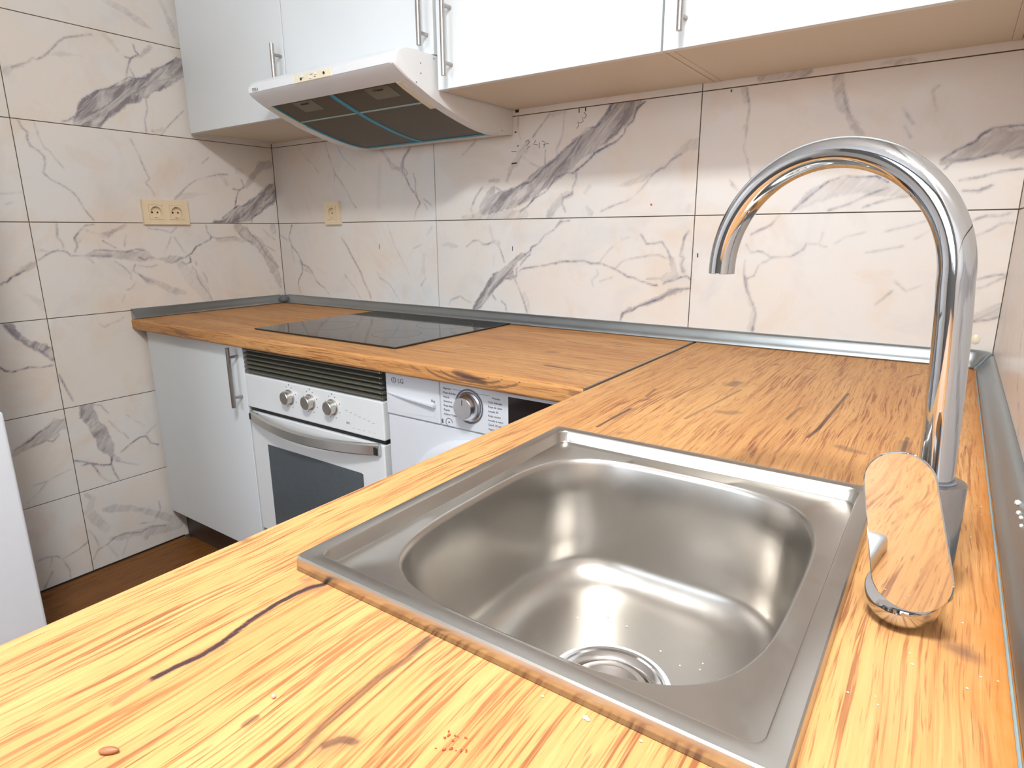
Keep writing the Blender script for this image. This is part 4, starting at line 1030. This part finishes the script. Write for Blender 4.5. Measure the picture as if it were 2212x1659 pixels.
# washing machine
wm = thing('washing_machine', 'white front-loading washing machine under the worktop corner', 'washing machine', (1.53, -.58, 0))
WX0, WX1, YW = 1.229, 1.829, -.596
obj('body', bx(WX0, WX1, YW+.012, -.05, .012, .826, .006, 2), M['washer'], wm)
for (x, y) in ((1.27, -.54), (1.79, -.54), (1.27, -.10), (1.79, -.10)):
    bm = bmesh.new(); cyl(bm, (x, y, .0005), (x, y, .0125), .02, n=16); obj('foot', bm, M['black'], wm)
obj('front_panel', bx(WX0+.001, WX1-.001, YW, YW+.013, .05, .7165, .003, 2), M['washer'], wm)
wp = obj('control_panel', bx(1.4095, WX1-.001, YW-.004, YW+.013, .7185, .8255, .003, 2), M['washer'], wm)
# detergent drawer with scooped pull
dr = thing_dr = obj('detergent_drawer', bx(WX0+.001, 1.408, YW-.004, YW+.013, .7185, .8255, .003, 2), M['washer'], wm)
bm = bmesh.new()
P0 = [(1.236, .7745), (1.29, .7700), (1.395, .7640), (1.395, .7600), (1.391, .7340), (1.30, .7275), (1.246, .7300)]
A = [bm.verts.new((x, YW-.0046, z)) for x, z in P0]; B = [bm.verts.new((x, YW-.0040, z)) for x, z in P0]
bm.faces.new(A); bm.faces.new(B[::-1])
for i in range(len(P0)): bm.faces.new((A[i], B[i], B[(i+1) % len(P0)], A[(i+1) % len(P0)]))
obj('pull_recess', bm, M['washer'], dr)
bm = bmesh.new()
L1 = [(1.236, .7760), (1.27, .7735), (1.32, .7705), (1.396, .7665)]; rings = []
for i, (x, z) in enumerate(L1):
    k = i/3; rings.append([bm.verts.new(q) for q in ((x, YW-.0042, z), (x, YW-.006-.010*k, z-.001), (x, YW-.006-.010*k, z-.0035-.001*k), (x, YW-.0042, z-.004-.005*k))])
for A, B in zip(rings, rings[1:]):
    for i in range(4): bm.faces.new((A[i], A[(i+1) % 4], B[(i+1) % 4], B[i]))
bm.faces.new(rings[0][::-1]); bm.faces.new(rings[-1]); obj('pull_lip', bm, M['washer'], dr, 50)
text('maker_name', 'LG', .0165, M['ink'], dr, (1.2725, YW-.0043, .8025), (1, 0, 0), (0, 0, 1), .0002)
bm = bmesh.new(); rr = []
for k in range(24):
    a = 2*PI*k/24; rr.append((1.2595+.0072*math.cos(a), YW-.0045, .8082+.0072*math.sin(a)))
tube(bm, rr+[rr[0]], .0006, 6, False); tube(bm, [(1.2595, YW-.0045, .813), (1.2595, YW-.0045, .8045), (1.264, YW-.0045, .8045)], .0006, 6)
obj('emblem', bm, M['ink'], dr, 60)
text('capacity_print', '8kg', .009, M['ink'], dr, (1.381, YW-.0043, .7705), (1, 0, 0), (0, 0, 1), .0002)
DX, DZ = 1.497, .7775
bm = bmesh.new(); lathe(bm, (DX, YW-.0041, DZ), (0, -1, 0), [(.0405, 0), (.0405, .0016), (.0385, .0020), (.0370, .0012), (.0365, .0004)], 48); obj('dial_ring', bm, M['alu_dk'], wp, 30)
bm = bmesh.new(); lathe(bm, (DX, YW-.0042, DZ), (0, -1, 0), [(.0350, 0), (.0345, .003), (.0305, .006), (.0300, .016), (.0285, .018), (.0265, .024), (.0250, .026), (0, .026)], 48)
dl = obj('dial', bm, brushed('washer_dial_silver', (.74, .75, .78), lo=.2, hi=.3), wp, 35)
obj('pointer', bx(DX-.0008, DX+.0008, YW-.0312, YW-.0302, DZ+.008, DZ+.020), M['ink'], dl)
words = ['Algodon', 'Ropa de bebe', 'Mezcla', 'Sinteticos', 'Ropa deportiva', 'Rapido', 'Aclarar+Centrif.']
for i, w_ in enumerate(words):
    z = .8085-i*.0104
    text('programme_print', w_, .0068, M['ink'], wp, (1.4205, YW-.0043, z), (1, 0, 0), (0, 0, 1), .0002)
words = ['Prendas', 'Ciclo delicado', 'Ropa de cama', 'Lavado 30', 'Ropa oscura', 'Lavado a mano', 'Quick 30 min.', 'Vapor']
for i, w_ in enumerate(words):
    z = .8045-i*.0104
    text('programme_print', w_, .0068, M['ink'], wp, (1.551-(0 if i else -.012), YW-.0043, z), (1, 0, 0), (0, 0, 1), .0002)
bm = bmesh.new(); box(bm, 1.446, 1.480, YW-.0045, YW-.0040, .8110, .8116); box(bm, 1.510, 1.555, YW-.0045, YW-.0040, .8105, .8111)
for k in range(4): box(bm, 1.452+.001*k, 1.458, YW-.0045, YW-.0040, .800-k*.0104, .8005-k*.0104)
obj('programme_line', bm, M['ink'], wp)['kind'] = 'stuff'
bm = bmesh.new()
for (x, z) in ((1.436, .7295), (1.585, .7295), (1.62, .7265)):
    rr = [(x+.010*math.cos(2*PI*k/24), YW-.0045, z+.010*math.sin(2*PI*k/24)) for k in range(18)]
    tube(bm, rr, .0006, 6)
bmesh.ops.create_uvsphere(bm, u_segments=8, v_segments=6, radius=.002, matrix=Matrix.Translation((1.436, YW-.0042, .7295)))
box(bm, 1.580, 1.590, YW-.0046, YW-.0040, .7265, .7325); box(bm, 1.413, 1.418, YW-.0046, YW-.0040, .7245, .7345)
obj('touch_symbols', bm, M['ink'], wp)['kind'] = 'stuff'
obj('display', bx(1.606, 1.790, YW-.0052, YW-.0038, .735, .8165, .001, 1), M['hobglass'], wp)
WDX, WDZ = 1.529, .4450
dd = bmesh.new(); lathe(dd, (WDX, YW-.0004, WDZ), (0, -1, 0), [(.255, 0), (.256, .008), (.250, .016), (.238, .022), (.228, .024), (.222, .020), (.205, .015)], 96)
wd = obj('door', dd, M['washer'], wm, 30)
bm = bmesh.new(); lathe(bm, (WDX, YW-.0004, WDZ), (0, -1, 0), [(.206, .004), (.206, .016), (.17, .024), (.10, .030), (0, .032)], 96); obj('door_cover', bm, plain('washer_door_grey_white', (.47, .49, .49), .15, noise=.04), wd, 30)

# hob
hb = thing('induction_hob', 'black glass hob set in the worktop left of the seam', 'hob', (.905, -.29, ZT))
HB = (.5965, 1.2095, -.541, -.027)
bm = bx(HB[0], HB[1], HB[2], HB[3], ZT+.0006, ZT+.0052, .0012, 2); obj('glass_plate', bm, M['hobglass'], hb)
prt = plain('hob_grey_print', (.13, .13, .14), .35)
def ring(cx, cy, r):
    bm = bmesh.new(); z = ZT+.0053; n = 64
    A = [bm.verts.new((cx+r*math.cos(2*PI*k/n), cy+r*math.sin(2*PI*k/n), z)) for k in range(n)]; B = [bm.verts.new((cx+(r-.0015)*math.cos(2*PI*k/n), cy+(r-.0015)*math.sin(2*PI*k/n), z)) for k in range(n)]
    for k in range(n): bm.faces.new((A[k], A[(k+1) % n], B[(k+1) % n], B[k]))
    obj('zone_ring', bm, prt, hb)
ring(.755, -.38, .09); ring(.755, -.15, .072); ring(1.055, -.17, .09); ring(1.055, -.38, .072)
bm = bmesh.new()
for k in range(8): box(bm, .80+k*.03, .806+k*.03, -.520, -.514, ZT+.00525, ZT+.0054)
box(bm, .66, .661, -.541, -.50, ZT+.00525, ZT+.0054); obj('touch_controls', bm, prt, hb)['kind'] = 'stuff'

# ---------------------------------------------------------------- sockets
def socket_insert(parent, f, a, z, slot):
    """f(a, z, out) -> world; a, z centre of insert"""
    def ph(pts0, o0, o1, name, mat):
        bm = bmesh.new(); A = [bm.verts.new(f(x, y, o0)) for x, y in pts0]; B = [bm.verts.new(f(x, y, o1)) for x, y in pts0]
        bm.faces.new(A[::-1]); bm.faces.new(B)
        for i in range(len(A)): bm.faces.new((A[i], A[(i+1) % len(A)], B[(i+1) % len(A)], B[i]))
        return obj(name, bm, mat, parent, 40)
    s = .0245
    # square insert plate with a round well: ring from square to circle, then down the well
    n = 48; bm = bmesh.new(); sq = []; ci = []; wl_ = []; cb = []
    for k in range(n):
        t_ = 2*PI*k/n; c_, d_ = math.cos(t_), math.sin(t_); q = s/max(abs(c_), abs(d_))
        sq.append(bm.verts.new(f(a+q*c_, z+q*d_, .0138))); ci.append(bm.verts.new(f(a+.0203*c_, z+.0203*d_, .0142)))
        wl_.append(bm.verts.new(f(a+.0192*c_, z+.0192*d_, .0020))); cb.append(bm.verts.new(f(a+q*c_, z+q*d_, .0110)))
    for k in range(n):
        j = (k+1) % n
        bm.faces.new((cb[k], cb[j], sq[j], sq[k])); bm.faces.new((sq[k], sq[j], ci[j], ci[k])); bm.faces.new((ci[k], ci[j], wl_[j], wl_[k]))
    bm.faces.new(wl_)
    ins = obj('socket_well', bm, M['socket'], parent, 40)
    bm = bmesh.new()
    for dx in ((-.0095, .0095) if slot else (-.0095, .0095)):
        P = [bm.verts.new(f(a+dx+.0032*math.cos(2*PI*k/12), z+.0032*math.sin(2*PI*k/12), .0026)) for k in range(12)]; bm.faces.new(P)
        Q = [bm.verts.new(f(a+dx+.0032*math.cos(2*PI*k/12), z+.0032*math.sin(2*PI*k/12), .0022)) for k in range(12)]; bm.faces.new(Q[::-1])
        for k in range(12): bm.faces.new((P[k], P[(k+1) % 12], Q[(k+1) % 12], Q[k]))
    obj('pin_hole', bm, M['black'], ins)['kind'] = 'stuff'
    bm = bmesh.new()
    for sgn in (-1, 1):
        P = [f(a-.003, z+sgn*.0175, .003), f(a+.003, z+sgn*.0175, .003), f(a+.003, z+sgn*.0182, .010), f(a-.003, z+sgn*.0182, .010)]
        v = [bm.verts.new(q) for q in P]; bm.faces.new(v)
        v2 = [bm.verts.new(Vector(q)*1.0) for q in (f(a-.003, z+sgn*.0165, .003), f(a+.003, z+sgn*.0165, .003), f(a+.003, z+sgn*.0172, .010), f(a-.003, z+sgn*.0172, .010))]; bm.faces.new(v2[::-1])
        for k in range(4): bm.faces.new((v[k], v[(k+1) % 4], v2[(k+1) % 4], v2[k]))
    obj('earth_clip', bm, M['nickel'], ins)['kind'] = 'stuff'
def frame_holes(f, a0, a1, z0, z1, centres):
    """plate with square openings, as bars around them"""
    bm = bmesh.new(); s = .0252
    def slab(x0, x1, y0, y1):
        v = [bm.verts.new(f(x, y, o_)) for o_ in (.0003, .0128) for (x, y) in ((x0, y0), (x1, y0), (x1, y1), (x0, y1))]
        for q in ((0, 1, 2, 3), (7, 6, 5, 4), (0, 4, 5, 1), (1, 5, 6, 2), (2, 6, 7, 3), (3, 7, 4, 0)): bm.faces.new([v[i] for i in q])
    zc_ = centres[0][1]
    slab(a0, a1, z0, zc_-s); slab(a0, a1, zc_+s, z1)
    xs_ = [a0]+[q for c_ in centres for q in (c_[0]-s, c_[0]+s)]+[a1]
    for i in range(0, len(xs_), 2): slab(xs_[i], xs_[i+1], zc_-s, zc_+s)
    return bm
fL = lambda a, z, o_: (o_, a, z)
fB = lambda a, z, o_: (a, -o_, z)
s1 = thing('double_socket', 'beige double power socket on the left wall tiles', 'socket', (0, -.467, 1.236))
cs = [(-.5035, 1.2362), (-.4305, 1.2362)]
obj('frame', frame_holes(fL, -.5475, -.3865, 1.1945, 1.279, cs), M['socket'], s1)
for c_ in cs: socket_insert(s1, fL, c_[0], c_[1], True)
s2 = thing('single_socket', 'beige single power socket on the back wall below the hood', 'socket', (.359, 0, 1.236))
obj('frame', frame_holes(fB, .3160, .4020, 1.1925, 1.2785, [(.359, 1.2355)]), M['socket'], s2)
socket_insert(s2, fB, .359, 1.2355, True)

# ---------------------------------------------------------------- fridge at the far left
fr = thing('fridge', 'tall white fridge-freezer at the left edge, only its door corner seen', 'fridge', (.3, -1.50, 0))
obj('cabinet', bx(.02, .545, -1.80, -1.203, .02, 1.85, .004, 2), M['fridge'], fr)
obj('door', bx(.550, .600, -1.803, -1.200, .05, .7655, .006, 3), M['fridge'], fr)
obj('door', bx(.550, .600, -1.803, -1.200, .7835, 1.85, .006, 3), M['fridge'], fr)
for (x, y) in ((.06, -1.76), (.06, -1.24), (.5, -1.76), (.5, -1.24)):
    bm = bmesh.new(); cyl(bm, (x, y, .0006), (x, y, .022), .015, n=12); obj('foot', bm, M['black'], fr)

# ---------------------------------------------------------------- cabinets under the right-hand worktop
def side_cab(label, y0, y1):
    t_ = thing('base_cabinet', label, 'cabinet', (2.1, (y0+y1)/2, .13), )
    bm = bmesh.new()
    box(bm, 1.862, XR-.001, y0+.0005, y0+.016, .0006, zt); box(bm, 1.862, XR-.001, y1-.016, y1-.0005, .0006, zt)
    box(bm, 1.862, XR-.001, y0+.017, y1-.017, .13, .146)
    obj('carcass', bm, M['white_edge'], t_)
    d = obj('door', bx(1.842, 1.860, y0+.002, y1-.002, .131, zt-.002, .0012, 2), M['white'], t_)
    bm = bmesh.new(); zc_ = .731; yb = y0+.035
    cyl(bm, (1.810, yb, zc_-.094), (1.810, yb, zc_+.094), .0062, n=16)
    for s_ in (-1, 1): cyl(bm, (1.812, yb, zc_+s_*.064), (1.8417, yb, zc_+s_*.064), .0045, n=12)
    obj('handle', bm, M['nickel'], d, 40)
side_cab('white base cabinet under the sink', -1.40, -.80)
side_cab('white base cabinet under the right-hand worktop, towards the front wall', -2.02, -1.42)
side_cab('white base cabinet at the front-wall end of the right-hand worktop', -2.99, -2.39)
# ---------------------------------------------------------------- sink
SX0, SX1, SY0, SY1 = 1.9080, 2.3190, -1.3570, -.8980
SCX, SCY = (SX0+SX1)/2, (SY0+SY1)/2
def rrect(cx, cy, a, b, r, K=10, Ms=24):
    P = []
    for q, (sx, sy) in enumerate(((1, 1), (-1, 1), (-1, -1), (1, -1))):
        c_ = (cx+sx*(a-r), cy+sy*(b-r)); a0 = q*PI/2
        for k in range(K+1):
            t_ = a0+PI/2*k/K; P.append((c_[0]+r*math.cos(t_), c_[1]+r*math.sin(t_)))
        nx = ((-1, 1), (-1, -1), (1, -1), (1, 1))[q]
        e0 = P[-1]; c2_ = (cx+nx[0]*(a-r), cy+nx[1]*(b-r)); t1 = (q+1)*PI/2
        e1 = (c2_[0]+r*math.cos(t1), c2_[1]+r*math.sin(t1))
        for k in range(1, Ms): P.append((e0[0]+(e1[0]-e0[0])*k/Ms, e0[1]+(e1[1]-e0[1])*k/Ms))
    return P
def selip(cx, cy, a, b, n, dirs):
    P = []
    for th in dirs:
        c_, s_ = math.cos(th), math.sin(th)
        rr = (abs(c_/a)**n+abs(s_/b)**n)**(-1/n); P.append((cx+rr*c_, cy+rr*s_))
    return P
A_, B_ = (SX1-SX0)/2, (SY1-SY0)/2
ZR = ZT+.0125; ZP = ZT-.0034
rings = []
def rr_ring(inset, r, z): rings.append([(x, y, z) for x, y in rrect(SCX, SCY, A_-inset, B_-inset, r)])
rr_ring(-.0008, .006, ZT+.0006); rr_ring(-.0003, .0065, ZR-.0030); rr_ring(.0003, .0065, ZR-.0009); rr_ring(.0014, .006, ZR)
rr_ring(.0126, .011, ZR+.0001); rr_ring(.0138, .0115, ZR-.0003); rr_ring(.0145, .012, ZR-.0014); rr_ring(.0160, .0125, ZP+.0020); rr_ring(.0167, .013, ZP+.0006); rr_ring(.0180, .0135, ZP)
dirs = [math.atan2(y-(-1.1315), x-2.113) for x, y in rrect(SCX, SCY, A_-.0180, B_-.0180, .0135)]
BC = (2.1130, -1.1315)
def bowl(a, b, n, z, c=BC): rings.append([(x, y, z) for x, y in selip(c[0], c[1], a, b, n, dirs)])
bowl(.1735, .1925, 3.7, ZP); bowl(.1724, .1914, 3.7, ZP-.0006); bowl(.1708, .1898, 3.7, ZP-.0026); bowl(.1698, .1886, 3.6, ZP-.007)
ZF = ZT-.170
bowl(.1665, .1850, 3.5, ZT-.050); bowl(.1630, .1815, 3.4, ZT-.110)
for k in range(1, 9):
    a = PI/2*k/8; q = .044
    bowl(.1625-q*(1-math.cos(a)), .1808-q*(1-math.cos(a)), 3.4-.5*k/8, ZT-.126-q*math.sin(a)+0)
DC = (2.115, -1.139)
for k in range(1, 6):
    f_ = k/5; a = .1185*(1-f_)+.066*f_; b = .1368*(1-f_)+.066*f_
    bowl(a, b, 2.9-.9*f_, ZF-.0008*k, (BC[0]+(DC[0]-BC[0])*f_, BC[1]+(DC[1]-BC[1])*f_))
bowl(.0635, .0635, 2, ZF-.0065, DC); bowl(.060, .060, 2, ZF-.0085, DC)
verts = [v for r_ in rings for v in r_]; n = len(rings[0]); faces = []
for i in range(len(rings)-1):
    for j in range(n): faces.append((i*n+j, i*n+(j+1) % n, (i+1)*n+(j+1) % n, (i+1)*n+j))
me = bpy.data.meshes.new('basin'); me.from_pydata(verts, [], faces)
for p_ in me.polygons: p_.use_smooth = True
me.set_sharp_from_angle(angle=math.radians(28))
sk = thing('sink', 'square stainless steel sink set into the right-hand worktop', 'sink', (SCX, SCY, ZT))
bas = link('basin', me, M['steel'], sk); bas.matrix_parent_inverse = Matrix.Translation(-Vector((SCX, SCY, ZT)))
sm = bas.modifiers.new('thick', 'SOLIDIFY'); sm.thickness = .0007; sm.offset = 1
zd = ZF-.008
bm = bmesh.new(); lathe(bm, (DC[0], DC[1], zd), (0, 0, 1), [(.0630, .0025), (.0626, .0050), (.0605, .0060), (.0580, .0052), (.0570, .0030), (.0500, .0010), (.0470, -.002), (.0450, -.010), (.030, -.012), (0, -.012)], 64)
dn = obj('drain', bm, brushed('polished_drain_ring', (.74, .73, .72), lo=.10, hi=.2), sk, 35)
bm = bmesh.new(); lathe(bm, (DC[0], DC[1], zd), (0, 0, 1), [(.0655, .0030), (.0660, .0048), (.0640, .0064), (.0612, .0066), (.0606, .0060)], 64)
tag(obj('sealant_ring', bm, plain('bluish_white_sealant', (.68, .71, .82), .3, noise=.12, nscale=150), sk, 40), 'bluish white sealant ring around the drain')
bm = bmesh.new(); lathe(bm, (DC[0], DC[1], zd), (0, 0, 1), [(.0425, -.010), (.0435, -.001), (.0425, .0005), (.0370, .0005), (.0355, .0), (.0240, -.0060), (.0170, -.0075), (.0165, -.0060), (.0080, -.0040), (0, -.0035)], 64)
obj('strainer_plug', bm, M['nickel'], dn, 35)
bm = bmesh.new(); cyl(bm, (DC[0], DC[1], zd-.0045), (DC[0], DC[1], zd+.0015), .0042, .0034, n=20); obj('plug_knob', bm, M['nickel'], dn, 40)
# stamped maker's mark in the far right corner
bm = bmesh.new(); rg = random.Random(4); o0 = Vector((2.258, -.928, ZP+.0003)); dx_ = Vector((.026, -.014, 0))
for k in range(60):
    q = o0+dx_*(k/60)*1.0+Vector((rg.uniform(-.0004, .0004), rg.uniform(-.0035, .0035)*(.6+.4*math.sin(k*.9)), 0))
    box(bm, q.x-.00035, q.x+.00035, q.y-.0004, q.y+.0004, ZP-.0002, ZP+.0003)
obj('stamped_mark', bm, M['ink'], sk)['kind'] = 'stuff'
# damp specks in the bowl
bm = bmesh.new()
for k in range(26):
    x = rg.uniform(2.01, 2.21); y = rg.uniform(-1.22, -1.02)
    if math.hypot(x-DC[0], y-DC[1]) < .074: continue
    bmesh.ops.create_icosphere(bm, subdivisions=1, radius=rg.uniform(.0006, .0016), matrix=Matrix.Translation((x, y, ZF-.0005)) @ Matrix.Diagonal((1, 1, .4, 1)))
tag(obj('sink_specks', bm, M['crumbw']), 'small pale specks scattered on the sink floor', 'specks', kind='stuff')

# ---------------------------------------------------------------- tap
TX, TY = 2.3665, -1.081
tp = thing('tap', 'chrome high-arc swan-neck mixer tap with flat paddle lever', 'tap', (TX, TY, ZT))
bm = bmesh.new(); lathe(bm, (TX, TY, ZT+.0006), (0, 0, 1), [(0, 0), (.0250, 0), (.0250, .0035), (.0235, .0050), (.0222, .0055), (.0222, .0950), (.0218, .0962), (.0205, .0966), (0, .0966)], 64)
obj('body', bm, M['satin'], tp, 35)
x0, y0, zs, Ra, phi, sr = 2.3604, -1.081, 1.1245, .1009, 2.8328, .0125
pts = [Vector((TX+.0003, TY, ZT+.0975)), Vector((TX-.001, TY, 1.01)), Vector((TX-.0030, TY, 1.06)), Vector((x0+.0008, TY, 1.10))]
dd_ = Vector((math.cos(phi), math.sin(phi), 0))
for k in range(0, 49):
    s_ = 3.17*k/48; pts.append(Vector((x0-.0012, y0, zs))+dd_*Ra*(1-math.cos(s_))+Vector((0, 0, Ra*math.sin(s_))))
bm = bmesh.new(); tube(bm, pts, sr, 40, False)
# outlet: rim and recessed mouth
bmesh.ops.holes_fill(bm, edges=[e for e in bm.edges if e.is_boundary][:40], sides=50) if 0 else None
obj('spout', bm, M['chrome'], tp, 60)
tend = pts[-1]; tdir = (pts[-1]-pts[-2]).normalized()
bm = bmesh.new(); lathe(bm, tend, tdir, [(sr-.0001, -.001), (sr, .0004), (sr-.0016, .0008), (sr-.0024, -.003), (0, -.0032)], 40); obj('aerator', bm, M['satin'], tp, 30)
bm = bmesh.new(); lathe(bm, (TX, TY, ZT+.0968), (0, 0, 1), [(.0150, 0), (.0150, .0010), (.0127, .0012)], 40); obj('collar', bm, M['alu_dk'], tp, 30)
# side stub, hub and paddle lever (towards the viewer)
hub = Vector((2.3570, -1.144, .8965)); ax = Vector((-.10, -.50, .86)).normalized()
bm = bmesh.new(); lathe(bm, (TX-.001, TY-.010, .9010), (hub-Vector((TX-.001, TY-.010, .9010))), [(0, 0), (.0205, 0), (.0205, .046), (.0190, .049), (0, .049)], 48)
obj('stub', bm, M['satin'], tp, 35)
bm = bmesh.new(); lathe(bm, hub-ax*.010, ax, [(0, -.003), (.0225, -.003), (.0240, -.0018), (.0248, .001), (.0248, .0130), (.0240, .0145), (0, .0148)], 64)
obj('hub', bm, M['chrome'], tp, 35)
# paddle: pill plate, near vertical, seen face on
pt = Vector((2.3403, -1.160, 1.0095)); pb = Vector((2.3665, -1.167, .8945))    # top and bottom of the pill
up_ = (pt-pb).normalized(); nrm = Vector((-.04, -1, .0)); nrm = (nrm-up_*nrm.dot(up_)).normalized(); sd = up_.cross(nrm)
Ln = (pt-pb).length; w0, w1 = .0256, .0228
bm = bmesh.new(); out = []
for k in range(25): a = PI+PI*k/24; out.append((w0*math.cos(a), w0+w0*math.sin(a)))
for k in range(25): a = PI*k/24; out.append((w1*math.cos(a), Ln-w1+w1*math.sin(a)))
def pill(sc, dep): return [bm.verts.new(pb+sd*(x*sc)+up_*((y-Ln/2)*(1-(1-sc)*.6*w0*2/Ln)+Ln/2)+nrm*dep) for x, y in out]
r0 = pill(.96, -.0040); r1 = pill(1.0, -.0030); r2_ = pill(1.0, -.0006); r3 = pill(.965, .0004)
for P_, Q_ in ((r0, r1), (r1, r2_), (r2_, r3)):
    for k in range(len(P_)): bm.faces.new((P_[k], P_[(k+1) % len(P_)], Q_[(k+1) % len(P_)], Q_[k]))
bm.faces.new(r0[::-1]); bm.faces.new(r3)
mir = brushed('chrome_mirror', (.74, .73, .72), lo=.02, hi=.03)
obj('lever', bm, mir, tp, 30)

# ---------------------------------------------------------------- crumbs and a seed on the worktop
bm = bmesh.new(); bmesh.ops.create_uvsphere(bm, u_segments=20, v_segments=12, radius=1)
ang = math.atan2(.012, .016)
for v in bm.verts:
    tpr = 1-.25*v.co.x*(1 if v.co.x > 0 else .3)
    p_ = Vector((v.co.x*.0060, v.co.y*.0024*tpr, v.co.z*.0020)); v.co = Vector((1.9915+p_.x*math.cos(.65)-p_.y*math.sin(.65), -1.5465+p_.x*math.sin(.65)+p_.y*math.cos(.65), ZT+.0021+p_.z))
tag(obj('seed', bm, M['nut'], None, 60), 'single brown almond-shaped seed on the worktop, bottom left', 'seed')
bm = bmesh.new(); bmesh.ops.create_uvsphere(bm, u_segments=14, v_segments=10, radius=.0014, matrix=Matrix.Translation((2.0319, -1.4654, ZT+.0014)))
tag(obj('bead', bm, plain('pink_bead', (.75, .35, .33), .2), None, 60), 'tiny pink bead on the worktop left of the red crumbs', 'bead')
bm = bmesh.new(); rg = random.Random(11)
for k in range(14):
    x = 2.1500+rg.gauss(0, .0035); y = -1.4275+rg.gauss(0, .007)
    bmesh.ops.create_icosphere(bm, subdivisions=1, radius=rg.uniform(.0004, .0010), matrix=Matrix.Translation((x, y, ZT+.0006)) @ Matrix.Rotation(rg.uniform(0, 3), 4, 'Z') @ Matrix.Diagonal((1.6, .8, .6, 1)))
tag(obj('red_crumbs', bm, M['red']), 'scatter of red crumbs on the worktop in front of the sink', 'crumbs', kind='stuff')
bm = bmesh.new()
for (x, y, s_) in ((2.2065, -1.3665, .0017), (2.2085, -1.3672, .0012), (2.2420, -1.3640, .0009), (2.175, -1.3660, .0008)):
    bmesh.ops.create_icosphere(bm, subdivisions=1, radius=s_, matrix=Matrix.Translation((x, y, ZT+.0008)) @ Matrix.Diagonal((1.4, 1, .5, 1)))
for k in range(16):
    x = rg.uniform(2.33, 2.418); y = rg.uniform(-1.30, -.75)
    if math.hypot(x-TX, y-TY) < .03: continue
    bmesh.ops.create_icosphere(bm, subdivisions=1, radius=rg.uniform(.0004, .0009), matrix=Matrix.Translation((x, y, ZT+.0005)) @ Matrix.Diagonal((1.4, 1, .5, 1)))
tag(obj('pale_crumbs', bm, M['crumbw']), 'pale crumbs on the worktop around the sink and tap', 'crumbs', kind='stuff')
